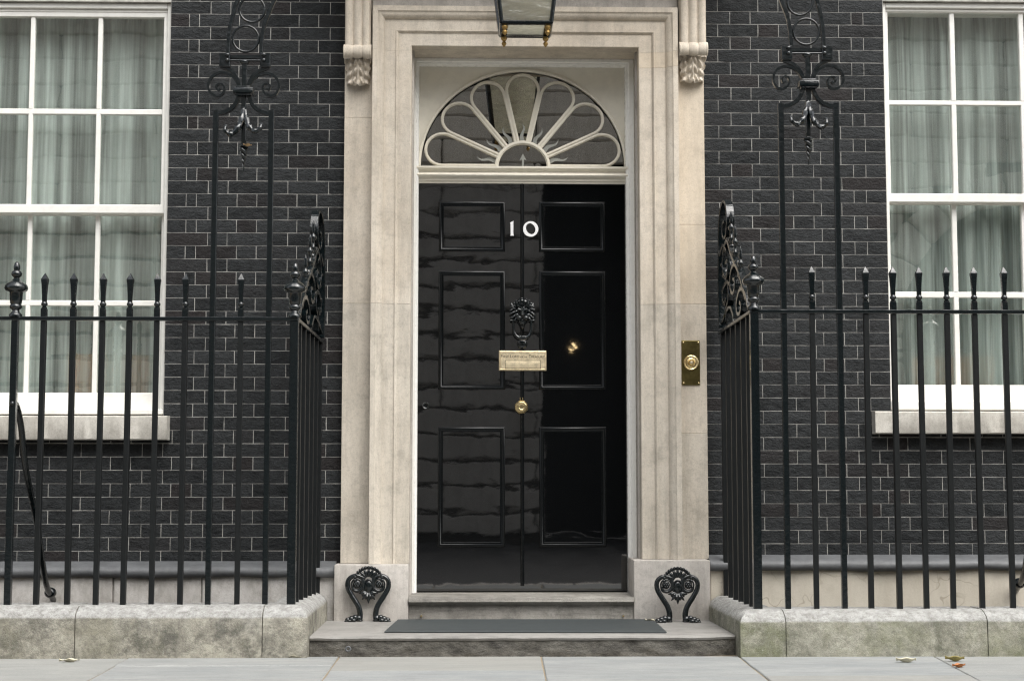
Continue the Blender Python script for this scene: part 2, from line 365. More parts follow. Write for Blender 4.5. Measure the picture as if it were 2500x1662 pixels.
def line_x(a, b):                          # joint seen through two pixels -> x as a function of y on the ground
    p, q = atz(*a), atz(*b); return lambda y: p.x+(q.x-p.x)*(y-p.y)/(q.y-p.y)
J = [line_x((-560,1592),(-760,1662)), line_x((338,1592),(209,1662)), line_x((833,1594),(784,1662)), line_x((1320,1597),(1334,1662)),
     line_x((1807,1603),(1880,1661)), line_x((2299,1611),(2395,1662)), line_x((2950,1611),(3130,1662))]
SPLIT = [None, atz(700,1623.5).y, atz(1100,1636).y, None, atz(2150,1648).y, None]
def slab(fl, fr, y1, y0, k):
    G = .0035; n = 8; rim = []
    def jit(i): return noise.noise(Vector((i*.37+k*9, k, 1)))*.004
    L = [(fl(lerp(y0,y1,i/n))+G+jit(i), lerp(y0,y1,i/n)) for i in range(n+1)]
    Rr = [(fr(lerp(y0,y1,i/n))-G-jit(i+20), lerp(y0,y1,i/n)) for i in range(n+1)]
    L[0] = (L[0][0], y0+G); Rr[0] = (Rr[0][0], y0+G); L[-1] = (L[-1][0], y1-G); Rr[-1] = (Rr[-1][0], y1-G)
    m = MB(); m.plate(L+Rr[::-1], -.05, .0015*math.sin(k*2.1)); m.build('paving_slab', 'york_stone', pav, .004)
k = 0
for i in range(6):
    y1, y2 = -1.15, -2.75
    if SPLIT[i] is None: slab(J[i], J[i+1], y1, y2, k); k += 1
    else:
        slab(J[i], J[i+1], y1, SPLIT[i], k); slab(J[i], J[i+1], SPLIT[i], y2, k+1); k += 2
xs = [-3.6,-2.5,-1.7,-.6,.3,1.5,2.3,3.5]
for i in range(7): slab(lambda y, a=xs[i]: a, lambda y, a=xs[i+1]: a, -2.75, -4.2, 50+i)

# ------------------------------------------------------------------ the house
house = thing('brick_house', 'black brick house front with pale stone door surround and white sash windows', 'house', (0, 0, 0))
WT = .34
w = MB(); e = -.0012
def wallbox(x0, x1, z0, z1): w.box(x0, x1, e, WT, z0, z1)
wallbox(-3.75, LW0, -.9, 3.75); wallbox(LWX, PLX0+.1, -.9, 3.75); wallbox(PLX1-.1, RWX, -.9, 3.75); wallbox(RW1, 3.95, -.9, 3.75)
wallbox(LW0, LWX, -.9, WZB-.06); wallbox(RWX, RW1, -.9, RZB-.06); w.box(LW0, LWX, e, .17, WZT, 3.75); w.box(RWX, RW1, e, .17, RZT, 3.75)
w.box(PLX0+.1, SX0-.02, .05, WT, -.9, 3.75); w.box(SX1+.02, PLX1-.1, .05, WT, -.9, 3.75); w.box(SX0-.02, SX1+.02, .05, WT, DT+.02, 3.75)
wall = w.build('wall', 'mortar', house)
w = MB(); w.box(-9, 9, 0, WT, 3.75, 9.5); w.box(-9, -3.75, 0, WT, -.9, 3.75); w.box(3.95, 9, 0, WT, -.9, 3.75)
w.build('upper_wall', 'brick_far', house)

# bricks, Flemish bond with a closer beside the window jambs
PITCH_Z = .0751; GAP = .0019
bricks = []
def lay(edge, sign, zj, hd, st, clo, quoin, first, x_lo, x_hi, cut):
    per = hd+st
    r0 = int((.40-zj)/PITCH_Z)-1
    for r in range(r0, 60):
        z0, z1 = zj+r*PITCH_Z, zj+(r+1)*PITCH_Z
        if z0 > 3.74: break
        z0, z1 = max(z0, .37), min(z1, 3.748)
        if z1-z0 < .012: continue
        def dist_list(odd):
            if odd: ds = [0, quoin, quoin+clo]; k = 'S'
            else: ds = [0, first]; k = 'H'
            below = z1 < (WZB if sign > 0 else RZB)-.05
            while ds[-1] < 3:
                ds.append(ds[-1]+(st if k == 'S' else hd)); k = 'H' if k == 'S' else 'S'
            if below: ds = ds[2:] if odd else ds[1:]
            neg = [ds[0] if below else 0]; k = 'H' if (odd or not below) else 'S'
            if below and not odd: k = 'S'
            # the bond runs on past the jamb below the window
            while neg[-1] > -3:
                neg.append(neg[-1]-((st if k == 'S' else hd))); k = 'H' if k == 'S' else 'S'
            return ds, neg
        ds, neg = dist_list(r % 2 == 0)
        segs = [(ds[i], ds[i+1]) for i in range(len(ds)-1)]+[(neg[i+1], neg[i]) for i in range(len(neg)-1)]
        for a, b in segs:
            xa, xb = sorted((edge+sign*a, edge+sign*b))
            j1, j2 = noise.noise(Vector((xa*37, r*3.1, sign)))*.0035, noise.noise(Vector((xb*37, r*3.1, sign)))*.0035; xa += j1; xb += j2
            for c0, c1, d0, d1 in cut(z0, z1):
                pa, pb = max(xa, c0), min(xb, c1)
                if pb-pa > .02: bricks.append((pa, pb, max(z0,d0), min(z1,d1)))
def cutL(z0, z1):
    zc = (z0+z1)/2; out = [(LWX+.001, PLX0+.006, z0, z1)]
    if zc < WZB-.09: out = [(-3.75, PLX0+.006, z0, z1)]
    else: out.append((-3.75, LW0-.001, z0, z1))
    return out
def cutR(z0, z1):
    zc = (z0+z1)/2; out = [(PLX1-.006, RWX-.001, z0, z1)]
    if zc < RZB-.09: out = [(PLX1-.006, 3.95, z0, z1)]
    else: out.append((RW1+.001, 3.95, z0, z1))
    return out
lay(LWX, 1, at(600, 36, 0).z % PITCH_Z+PITCH_Z*4, .113, .231, .059, .108, .233, -3.75, PLX0, cutL)
lay(RWX, -1, at(1950, 30.6, 0).z % PITCH_Z+PITCH_Z*4, .119, .236, .0715, .118, .262, PLX1, 3.95, cutR)
def brick_geo(m, wx, hz, seed, off=(0,0,0)):
    nx = 5 if wx > .16 else 3; nz = 2; o = Vector(off); hx, hh = wx/2-GAP, hz/2-GAP
    def fn(u, v):
        x, z = lerp(-hx,hx,u), lerp(-hh,hh,v)
        edge = u in (0,1) or v in (0,1)
        q = noise.noise(Vector((seed*3.7+x*25, seed, z*40)))
        y = (-.0023+q*.0005) if edge else (-.0050+q*.0038)
        return o+Vector((x+(q*.0012 if u in (0,1) else 0), y, z+(q*.0012 if v in (0,1) else 0)))
    k = len(m.v); m.grid(fn, nx, nz); ww = nx+1
    b = len(m.v); m.v += [o+Vector(p) for p in ((-hx,.02,-hh),(hx,.02,-hh),(hx,.02,hh),(-hx,.02,hh))]
    bot = [k+i for i in range(ww)]; top = [k+nz*ww+i for i in range(ww)]; lef = [k+j*ww for j in range(nz+1)]; rig = [k+j*ww+nx for j in range(nz+1)]
    m.f += [tuple(bot+[b+1,b]), tuple(top[::-1]+[b+3,b+2]), tuple(lef[::-1]+[b,b+3]), tuple(rig+[b+2,b+1])]
def inview(b):
    x = (b[0]+b[1])/2; z = (b[2]+b[3])/2
    if not (-2.75 < x < 2.9 and z < 3.6): return 0
    s = (b[1]-b[0])*(b[3]-b[2])
    if z < 1.7: s *= .75
    if z < .42: s *= .3
    return s
bricks.sort(key=inview, reverse=True)
cache = {}
for i, (a, b, c, d) in enumerate(bricks[:300]):
    key = (round((b-a)/.004), round((d-c)/.004), random.randrange(3))
    if key not in cache:
        m = MB(); brick_geo(m, key[0]*.004, d-c, i+1.3); cache[key] = m.mesh('brick', 'brick', smooth=50)
    o = link('brick', cache[key], wall, ((a+b)/2, random.uniform(-.0009,0), (c+d)/2))
    o.scale.x = (b-a)/(key[0]*.004)
m = MB()
for i, (a, b, c, d) in enumerate(bricks[300:]): brick_geo(m, b-a, d-c, i*.77+2, ((a+b)/2, random.uniform(-.0009,0), (c+d)/2))
tag(m.build('brickwork', 'brick', wall, smooth=50), kind='stuff')

# plinth band under the bricks with its lead flashing
def band(x0, x1, mat, ztop, cuts):
    m0 = MB(); m0.box(x0, x1, -.075, .05, -.9, ztop-.03); body = m0.build('plinth_band', mat+'', house)
    cs = [x0]+cuts+[x1]
    for a, b in zip(cs[:-1], cs[1:]):
        m1 = MB(); m1.box(a+.004, b-.004, -.092+random.uniform(-.004,.004), -.070, -.9, ztop-.045); m1.build('render_panel', mat, body, .004)
    m2 = MB(); n = 60; rr = []
    for i in range(n+1):
        x = lerp(x0, x1, i/n); s = noise.noise(Vector((x*2.2, 3, 1)))*.010+noise.noise(Vector((x*6, 8, 1)))*.006
        q = noise.noise(Vector((x*3.1, 5, 1)))*.012
        rr.append([Vector(p) for p in ((x,.02,ztop+.03),(x,-.015,ztop+.026),(x,-.085,ztop+.006),(x,-.118-q,ztop-.006+s*.3),(x,-.13-q,ztop-.026+s*.5),(x,-.122-q,ztop-.050+s),(x,-.104,ztop-.058+s),(x,.02,ztop-.05))])
    m2.rings(rr); m2.build('lead_flashing', 'lead', house, smooth=60)
zb = at(500, 1383, -.1).z
band(-3.75, at(818, 1400, -.1).x, 'render_white', zb, [at(-120,1440,-.09).x, at(276,1440,-.09).x, at(492,1440,-.09).x, at(760,1440,-.09).x])
band(at(1733, 1400, -.1).x, 3.95, 'render_cream', at(2000, 1367, -.1).z, [at(2600,1440,-.09).x])

# ---------------- stone door surround
sur = MB(); sur.box(PLX0+.012, SX0+.01, .0, .06, .2, 4.0); sur.box(SX1-.01, PLX1-.012, .0, .06, .2, 4.0)
surround = sur.build('door_surround', 'limestone_grey', house)
zp0 = at(907, 1376, -.12).z; zp1 = at(1640, 1365, -.12).z
ax0 = at(904, 700, -.05).x; ax1 = at(1659, 700, -.05).x          # pilaster | architrave
def column(x0, x1, y0, y1, zs, mats, parent, bev=.0016):
    for i in range(len(zs)-1):
        m = MB(); m.box(x0, x1, y0, y1, zs[i]+.0004, zs[i+1]-.0004); m.build('stone_block', mats[i % len(mats)], parent, bev)
column(PLX0, ax0+.01, -.055, .055, [zp0, at(870,741,-.05).z, at(870,288,-.05).z, 4.05], ['limestone_mid','limestone','limestone'], surround)
column(ax1-.01, PLX1, -.055, .055, [zp1, at(1690,1058,-.05).z, at(1690,742,-.05).z, at(1690,549,-.05).z, at(1690,149,-.05).z, 4.05], ['limestone_mid','limestone','limestone_warm','limestone_warm'], surround)
AW = .222
PROF = [(0,.20),(0,-.086),(.004,-.090),(.076,-.090),(.078,-.096),(.086,-.104),(.090,-.104),(.092,-.098),(.155,-.100),(.158,-.112),(.168,-.122),(.180,-.130),(.190,-.134),(.194,-.140),(AW,-.142),(AW,.05)]
def jamb(xin, s, z0, z1, mat):
    m = MB(); m.rings([[Vector((xin-s*u, y, z)) for u, y in PROF] for z in (z0+.0007, z1-.0007)]); m.build('stone_block', mat, surround, smooth=35)
zj = at(960, 741, -.1).z; zk = DT-.03
jamb(SX0, 1, zp0-.0, zj, 'limestone_mid'); jamb(SX0, 1, zj, zk, 'limestone'); jamb(SX1, -1, zp1, zj, 'limestone_mid'); jamb(SX1, -1, zj, zk-.09, 'limestone'); jamb(SX1, -1, zk-.09, zk, 'limestone_warm')
m = MB(); m.rings([[Vector((SX0-u,y,zk)) for u,y in PROF], [Vector((SX0-u,y,DT+u)) for u,y in PROF], [Vector((SX1+u,y,DT+u)) for u,y in PROF], [Vector((SX1+u,y,zk)) for u,y in PROF]])
m.build('lintel', 'limestone', surround, smooth=35)
m = MB(); m.box(ax0-.0, ax1, -.07, .05, DT+AW+.002, DT+AW+.25); m.build('frieze', 'limestone_grey', surround, .004)
m = MB()
zc = DT+AW+.26
for a, b, c in ((.10,0,.07),(.22,.07,.15),(.40,.15,.30),(.46,.30,.38)): m.box(PLX0-a*.5, PLX1+a*.5, -.06-a, .05, zc+b+.001, zc+c)
m.build('hood', 'limestone', surround, .012)
# plinth blocks
for x0, x1, zt, nm in ((at(815,1440,-.17).x, at(997,1440,-.17).x, zp0, 0), (at(1548,1440,-.17).x, at(1735,1440,-.17).x, zp1, 1)):
    m = MB(); m.box(x0, x1, -.165, .2 if 0 else .17, ZS-.05, zt-.001); m.build('plinth_block', 'limestone_grey', surround, .009, seg=2, smooth=40)
# scroll consoles with acanthus leaf
def console(x0, x1, ztop, zroll, zleaf, zend):
    m = MB(); cx = (x0+x1)/2; hw = (x1-x0)/2
    def fl(u, v):
        q = u*2-1; rib = .020*abs(math.cos(q*math.pi*1.5))**.5-.012*(abs(q) > .93)
        return Vector((cx+q*hw, -.13-.03*v**1.5-rib, lerp(zroll-.01, ztop, v)))
    m.grid(fl, 40, 8)
    m.box(cx-hw+.0008, cx+hw-.0008, -.13, -.05, zroll-.01, ztop-.001)
    n = 33
    def roll(u, v):
        q = u*2-1; a = v*math.pi*1.7-1.2; r = (zroll-zleaf)/2*(1+.16*abs(math.cos(q*math.pi*1.5))**.6)*(1.0+.10*(abs(q) > .9))
        return Vector((cx+q*(hw+.006), -.13-r*math.cos(a)*.9, (zroll+zleaf)/2+r*math.sin(a)))
    m.grid(roll, n, 14)
    def leaf(u, v):                        # v 0 bottom .. 1 top
        q = u*2-1; lob = .5+.5*math.cos((v*3.2+abs(q)*1.1)*2*math.pi)
        wd = hw*(.78+.22*v+.12*lob*(abs(q) > .8))
        vein = .5+.5*math.cos(q*math.pi*5+math.copysign(v*4, q))
        rib = math.exp(-(q*7)**2)
        h = .020+.024*math.sin(v*math.pi*.55)*(1-q*q*.5)+.030*vein*lob+.018*rib+.03*math.exp(-((v-.07)*9)**2)*(1-abs(q))
        zz = lerp(zend, zleaf+.004, v)+.015*(1-v)*abs(q)**2*1.4-.008*lob*abs(q)*(1-v)
        if abs(q) > .999: h = 0
        return Vector((cx+q*wd, -.056-h*(1 if abs(q) < .999 else 0), zz))
    m.grid(leaf, 44, 36)
    return m.build('console', 'limestone', surround, smooth=40)
cz = DT+AW+.25
console(PLX0+.004, ax0-.004, cz, at(875,112,-.13).z, at(875,143,-.13).z, at(875,210,-.1).z)
console(ax1+.004, PLX1+.006, cz, at(1690,106,-.13).z, at(1690,137,-.13).z, at(1690,203,-.1).z)

# ---------------- threshold
m = MB(); tx0, tx1 = at(997,1440,-.17).x+.001, at(1548,1440,-.17).x-.001
nth = 60; rr = []
for i in range(nth+1):
    x = lerp(tx0, tx1, i/nth); q = noise.noise(Vector((x*9, 2, 0)))*.006; q2 = noise.noise(Vector((x*23, 5, 0)))*.003
    rr.append([Vector(p) for p in ((x,.21,ZT-.003),(x,-.15,ZT-.004+q2*.3),(x,-.172+q,ZT-.012),(x,-.178+q,ZT-.03),(x,-.168+q,ZT-.042+q2),(x,-.146,ZT-.048+q2),(x,-.140+q2*2,ZT-.08),(x,-.143-q2,ZS+.01),(x,-.146,ZS-.06),(x,.21,ZS-.06))])
m.rings(rr); thr = m.build('threshold', 'threshold_stone', house, smooth=45)
for px in (1028.5, 1522):
    p = at(px, 1503, -.15); m = MB(); m.tube([p+Vector((0,.01,0)), p+Vector((0,-.006,0)), p+Vector((0,-.009,0))], [.0055,.0055,.003], 10); m.build('stud', 'brass', thr, smooth=40)

# ---------------- white door frame, transom, fanlight
fz = at(1284, 147, Y_FRAME).z; FX0, FX1 = SX0-.01, SX1+.01
FP = [(.0,.21),(.0,.168),(-.004,.163),(-.034,.161),(-.038,.166),(-.042,.172),(-.056,.174),(-.060,.178),(-.060,.26),(.0,.26)]
# frame profile offsets measured inwards from the stone reveal; x inner edges follow the door
wl_, wr_ = DX0-SX0, SX1-DX1
m = MB()
def fp(side, z, top=False):
    out = []
    for u, y in FP:
        u = -u/.060
        x = (SX0+u*wl_) if side == 0 else (SX1-u*wr_)
        out.append(Vector((x, y, z-(u*.034 if top else 0))))
    return out
zft = DT+.0
m.rings([fp(0, ZT-.02), fp(0, zft, True), fp(1, zft, True), fp(1, ZT-.02)])
frame = m.build('door_frame', 'frame_paint', house, smooth=35)
ztr0, ztr1 = at(1275, 447, Y_DOOR-.03).z, at(1275, 408, Y_DOOR-.03).z
m = MB(); h = ztr1-ztr0
pr = [(.25,0),(.205,0),(.203,.12*h),(.196,.14*h),(.194,.26*h),(.188,.30*h)]
pr += [(.188-.018*math.sin(math.pi*k/6), (.30+.34*k/6)*h) for k in range(1,7)]
pr += [(.192,.68*h),(.184,.80*h),(.172,.86*h),(.166,.88*h),(.166,1*h),(.25,1*h)]
m.rings([[Vector((x, y, ztr0+z)) for y, z in pr] for x in (DX0-.012, DX1+.012)])
m.build('transom', 'cream_paint', frame, smooth=40)
# fanlight board with arched opening
Yb = .236
fc = at(1276, 407.5, Yb); RA = (at(1526,407,Yb).x-at(1028,407,Yb).x)/2; RB = at(1276,176,Yb).z-fc.z
fx0, fx1 = DX0-.02, DX1+.02; ftop = DT-.01
N = 48
m = MB(); out = []
for ang in [math.pi*i/N for i in range(N+1)]:
    c, s = math.cos(ang), math.sin(ang)
    t1 = ((fx1 if c > 0 else fx0)-fc.x)/c if abs(c) > 1e-6 else 1e9
    t2 = (ftop-fc.z)/s if s > 1e-6 else 1e9
    q = min(t1, t2); out.append((fc.x+c*q, fc.z+s*q))
# snap the corners
for cx in (fx0, fx1):
    i = min(range(N+1), key=lambda j: (out[j][0]-cx)**2+(out[j][1]-ftop)**2); out[i] = (cx, ftop)
inn = [(fc.x+RA*math.cos(math.pi*i/N), fc.z+RB*math.sin(math.pi*i/N)) for i in range(N+1)]
zb_ = ztr1-.02
out = [(fx1, zb_)]+out+[(fx0, zb_)]; inn = [(inn[0][0], zb_)]+inn+[(inn[-1][0], zb_)]
rr = [[Vector((o_[0],Yb,o_[1])), Vector((i_[0],Yb,i_[1])), Vector((i_[0],Yb+.03,i_[1])), Vector((o_[0],Yb+.03,o_[1]))] for o_, i_ in zip(out, inn)]
m.rings(rr); fan = m.build('fanlight', 'cream_paint', house, smooth=40)
m = MB(); pth = [Vector((fc.x+(RA+.006)*math.cos(math.pi*i/N), Yb-.006, fc.z+(RB+.006)*math.sin(math.pi*i/N))) for i in range(N+1)]
m.sweep(pth, .016, .014); m.build('arch_bead', 'cream_paint', fan, .003)
HA = math.pi/14; sa = RB/645*643; Rc = RB*.985/(1+math.sin(HA)); rc = Rc*math.sin(HA); HUB = RB*.255
ex = RA/RB
def fpt(r, a, y): return Vector((fc.x+r*math.cos(a)*(1+(ex-1)*abs(math.cos(a))), y, fc.z+r*math.sin(a)))
def petal_path(k, shrink=0.0, hubr=HUB):
    ax = math.pi*(k+.5)/7; pts = []
    def loc(px, py):                        # px along the axis, py across
        r = math.hypot(px, py); a = ax+math.atan2(py, px); return r, a
    rt = Rc*math.cos(HA); q = rc-shrink
    n = 5
    for i in range(n): pts.append((lerp(hubr, rt, i/n), -HA))
    arcp = []
    for i in range(19):
        th = -math.pi/2-HA+(math.pi+2*HA)*i/18
        arcp.append(loc(Rc+q*math.cos(th), q*math.sin(th)))
    res = []
    for r, da in pts:
        x, y = r*math.cos(da), r*math.sin(da); L = math.hypot(x, y)
        x2, y2 = x+shrink*math.sin(HA)*0, y+shrink/math.cos(HA)
        res.append(loc(x2, y2))
    tail = [loc(r*math.cos(HA), r*math.sin(HA)-shrink/math.cos(HA)) for r, _ in reversed(pts)]
    return res+arcp+tail
def clampz(p): p.z = max(p.z, ztr1+.001); return p
for k in range(7):
    m = MB()
    pth = [clampz(fpt(r, a, .246)) for r, a in petal_path(k, .008)]
    m.sweep(pth, .017, .016)
    pth2 = [clampz(fpt(r, a, .236)) for r, a in petal_path(k, .008)]
    m.sweep(pth2, .007, .010)
    m.build('glazing_bar', 'cream_paint', fan, smooth=40)
    m = MB(); poly = [clampz(fpt(r, a, 0)) for r, a in petal_path(k, .010)]
    m.prism([(p.x, p.z) for p in poly], .252, .255); m.build('pane', 'fanlight_glass', fan)
m = MB(); m.sweep([fpt(HUB, math.pi*i/24, .244) for i in range(25)], .022, .022); m.sweep([fpt(HUB, math.pi*i/24, .231) for i in range(25)], .009, .010)
m.build('hub_bar', 'cream_paint', fan, smooth=40)
m = MB(); m.prism([(p.x, p.z) for p in [fpt(HUB-.004, math.pi*i/24, 0) for i in range(25)]], .252, .255); m.build('pane', 'fanlight_glass', fan)
for k in range(8):                          # spandrel panes between the petals and the arch
    poly = []
    a0 = math.pi*(k-.5)/7 if k > 0 else 0; a1 = math.pi*(k+.5)/7 if k < 7 else math.pi
    rt = Rc*math.cos(HA)
    def arcpts(kk, side):
        ax = math.pi*(kk+.5)/7; o = []
        for i in range(10):
            th = side*lerp(math.pi/2+HA, .12, i/9); x, y = Rc+(rc+.0)*math.cos(th), rc*math.sin(th); o.append((math.hypot(x,y), ax+math.atan2(y,x)))
        return o
    pts = []
    if k > 0: pts += arcpts(k-1, 1)         # from the touching point to the tip
    else: pts += [(rt, 0.0), (RB*.99, 0.0)]
    pts += [(RB*.995, lerp(pts[-1][1], a1 if k < 7 else math.pi, s)) for s in (.25,.5,.75)]
    if k < 7: pts += arcpts(k, -1)[::-1]
    else: pts += [(RB*.99, math.pi), (rt, math.pi)]
    vs = [clampz(fpt(r, a, 0)) for r, a in pts]
    m = MB(); m.prism([(p.x, p.z) for p in vs], .2525, .2545); m.build('pane', 'fanlight_glass', fan)
for k in range(7):                          # etched flames round the hub
    ax = math.pi*(k+.5)/7; L = RB*.19; pl, pr_ = [], []
    for i in range(13):
        s = i/12; wv = math.sin(s*math.pi*2.1)*.010*s**.4*(1 if k < 4 else -1); hw = .013*(1-s)**.8+.0006
        for lst, sg in ((pl,1),(pr_,-1)):
            x, y = HUB+.010+L*s, wv+sg*hw; lst.append(fpt(math.hypot(x,y), ax+math.atan2(y,x), 0))
    m = MB(); m.prism([(p.x, max(p.z,ztr1+.001)) for p in pl+pr_[::-1]], .2496, .2506); m.build('etched_flame', 'etched', fan)
m = MB(); q = fc.z; x = fc.x+.002
m.prism([(x-.006,q),(x+.006,q),(x+.006,q+.048),(x+.021,q+.040),(x,q+.082),(x-.021,q+.040),(x-.006,q+.048)], .2496, .2506); m.build('etched_arrow', 'etched', fan)

# ---------------- the door
zd1 = ztr0+.004; zd0 = ZT+.004
m = MB(); m.box(DX0-.004, DX1+.004, Y_DOOR, Y_DOOR+.06, zd0, zd1+.01)
door = m.build('door', 'door_paint', house)
cxd = at(1275, 700, Y_DOOR).x
for (pa, pb) in ((1070,1233),(1316,1479)):
    for (qa, qb) in ((493,615),(662,951),(1042,1335)):
        x0, x1 = at(pa,900,Y_DOOR).x, at(pb,900,Y_DOOR).x; z1, z0 = at(1275,qa,Y_DOOR).z, at(1275,qb,Y_DOOR).z
        m = MB(); m.box(x0+.022, x1-.022, Y_DOOR-.0030, Y_DOOR+.02, z0+.022, z1-.022); pan = m.build('panel', 'door_paint', door, .002)
        m = MB(); prf = [(0,.01),(0,-.0005),(.003,-.0065),(.009,-.0085),(.015,-.0075),(.018,-.0040),(.021,-.0035),(.024,-.0065),(.028,-.0060),(.030,-.001),(.030,.01)]
        def cor(x, z, sx, sz): return [Vector((x+sx*u, Y_DOOR+y, z+sz*u)) for u, y in prf]
        m.rings([cor(x0,z0,1,1), cor(x1,z0,-1,1), cor(x1,z1,-1,-1), cor(x0,z1,1,-1)], closed=True)
        m.build('panel_moulding', 'door_bead', door, smooth=50)
m = MB(); pr = [(cxd-.011+.022*k/8, Y_DOOR-.010*math.sin(math.pi*k/8)-.001) for k in range(9)]
m.rings([[Vector((x,y,z)) for x, y in pr+[(cxd+.011,Y_DOOR+.02),(cxd-.011,Y_DOOR+.02)]] for z in (zd0+.03, zd1)])
m.build('centre_bead', 'door_bead', door, smooth=50)
# numerals
def numeral(poly_pairs):
    m = MB(); m.rings(poly_pairs, closed=True); return m
p = at(1250, 576, Y_DOOR); H = .089; x, z = p.x, p.z; y0, y1 = Y_DOOR-.0075, Y_DOOR+.001
m = MB(); m.prism([(x-.0125,z),(x+.0125,z),(x+.0085,z+.006),(x+.0078,z+.012),(x+.0085,z+H),(x-.0125,z+H-.012),(x-.0095,z+H-.019),(x-.0085,z+.012),(x-.009,z+.006)], y0, y1)
m.build('numeral', 'numeral_white', door, .001)
p = at(1295.5, 559.5, Y_DOOR); rr = []
for i in range(40):
    a = 2*math.pi*i/40; ti = R_(24)
    ox, oz = .045*math.cos(a), .046*math.sin(a)
    ix, iz = .0262*math.cos(a), .0335*math.sin(a); ix, iz = ix*math.cos(ti)-iz*math.sin(ti), ix*math.sin(ti)+iz*math.cos(ti)
    ix, iz = ix, iz+.0015
    rr.append([Vector((p.x+ox,y0,p.z+oz)), Vector((p.x+ix,y0,p.z+iz)), Vector((p.x+ix,y1,p.z+iz)), Vector((p.x+ox,y1,p.z+oz))])
m = MB(); m.rings(rr, closed=True); m.build('numeral', 'numeral_white', door, smooth=40)
# lion-head knocker
m = MB(); C0 = at(1275, 764, Y_DOOR-.02); cx, cy, cz_ = C0; rnd = random.Random(3)
m.ball((cx, cy, cz_-.004), .052, .042, .064, 18, 12)                           # skull
for ring_i, (rr_, n_, ln, zsc) in enumerate(((.054,17,.030,1.12),(.044,15,.028,1.1),(.034,7,.018,1.2))):
    for i in range(n_):
        a = math.pi*(-.24+1.48*i/(n_-1)); c, s = math.cos(a), math.sin(a)
        b0 = Vector((cx+c*rr_*.9, cy-.012-.012*ring_i, cz_+.006+s*rr_*zsc)); d = Vector((c+rnd.uniform(-.2,.2), -.35-.25*ring_i, s*1.0+rnd.uniform(-.1,.25))).normalized()
        m.tube([b0-d*.012, b0+d*ln*.35, b0+d*ln*.8+Vector((0,-.005,-.004)), b0+d*ln+Vector((0,-.002,-.010))], [.011,.0105,.006,.001], 7)
m.tube([(cx,cy-.030,cz_+.026),(cx,cy-.050,cz_+.004),(cx,cy-.062,cz_-.020),(cx,cy-.056,cz_-.028)], [.010,.011,.0155,.007], 10)     # nose
for sg in (-1,1):
    m.ball((cx+sg*.018, cy-.050, cz_-.033), .020, .018, .015)                    # muzzle
    m.tube([(cx+sg*.008,cy-.044,cz_+.012),(cx+sg*.022,cy-.046,cz_+.017),(cx+sg*.036,cy-.034,cz_+.008)], [.008,.0105,.005], 8)   # brow
    m.ball((cx+sg*.021, cy-.040, cz_+.003), .007, .006, .006, 8, 6)
    m.ball((cx+sg*.033, cy-.030, cz_-.016), .016, .014, .016)                     # cheek
    m.tube([(cx+sg*.045,cy-.012,cz_+.03),(cx+sg*.062,cy-.014,cz_+.046),(cx+sg*.066,cy-.008,cz_+.062)], [.012,.009,.002], 8)        # ear tuft
    m.tube([(cx+sg*.036,cy-.022,cz_-.046),(cx+sg*.070,cy-.022,cz_-.046)], .0068, 10)                                               # hinge pins
    m.ball((cx+sg*.058, cy-.016, cz_-.028), .013, .011, .009); m.ball((cx+sg*.060, cy-.014, cz_-.008), .013, .011, .010)
m.ball((cx, cy-.030, cz_-.052), .024, .022, .026); m.ball((cx, cy-.018, cz_-.075), .015, .014, .020)                              # jaw, beard
m.build('knocker_lion_head', 'iron_gloss', door, smooth=60)
m = MB(); rg = []
zt_, zb2 = cz_-.046, at(1275, 826, Y_DOOR-.03).z
for i in range(25):
    s = i/24; a = math.pi*s
    rg.append((cx-.052*math.cos(a)*(1+.30*math.sin(a)**2*(1-.25*math.sin(a))), cy-.026, lerp(zt_, zb2, math.sin(a)**.62)))
m.tube(rg, [.0062+.0058*math.sin(math.pi*i/24)**2 for i in range(25)], 10)
m.ball((cx, cy-.028, zb2+.006), .015, .013, .011); m.ball((cx-.013, cy-.03, zb2+.008), .008); m.ball((cx+.013, cy-.03, zb2+.008), .008)
m.build('knocker_ring', 'iron_gloss', door, smooth=60)
m = MB(); m.lathe((cx, Y_DOOR, zb2-.030), [(.001,.012),(.02,.011),(.030,.004),(.031,0)], 18); 
for v in m.v: v.y, v.z = Y_DOOR-(v.z-(zb2-.030)), zb2-.030+(v.y-Y_DOOR)
m.build('knocker_strike', 'iron_gloss', door, smooth=50)
# letter plate
x0, x1 = at(1218,880,Y_DOOR).x, at(1334,880,Y_DOOR).x; z1, z0 = at(1275,856,Y_DOOR).z, at(1275,905,Y_DOOR).z
m = MB(); m.box(x0, x1, Y_DOOR-.013, Y_DOOR+.002, z0, z1); m.build('letter_plate', 'brass_pale', door, .002)
m = MB(); prf = [(0,-.011),(0,-.0165),(.004,-.0175),(.007,-.0145),(.007,-.011)]
def cor2(x, z, sx, sz): return [Vector((x+sx*u, Y_DOOR+y, z+sz*u)) for u, y in prf]
a0, a1, b0, b1 = x0+.0035, x1-.0035, z0+.0035, z1-.0035
m.rings([cor2(a0,b0,1,1), cor2(a1,b0,-1,1), cor2(a1,b1,-1,-1), cor2(a0,b1,1,-1)], closed=True); m.build('letter_plate_rim', 'brass_pale', door)
fa, fb = at(1234,880,Y_DOOR).x, at(1319,880,Y_DOOR).x; fd, fu = at(1275,899,Y_DOOR).z, at(1275,881,Y_DOOR).z
m = MB(); m.box(fa-.003, fb+.003, Y_DOOR-.0145, Y_DOOR-.012, fd-.003, fu+.003); m.build('flap_recess', 'engraving', door)
m = MB(); m.grid(lambda u, v: Vector((lerp(fa,fb,u), Y_DOOR-.0166-.0008*math.sin(math.pi*v)-.0005*math.sin(u*9), lerp(fd,fu,v))), 16, 8); m.box(fa,fb,Y_DOOR-.0163,Y_DOOR-.012,fd,fu)
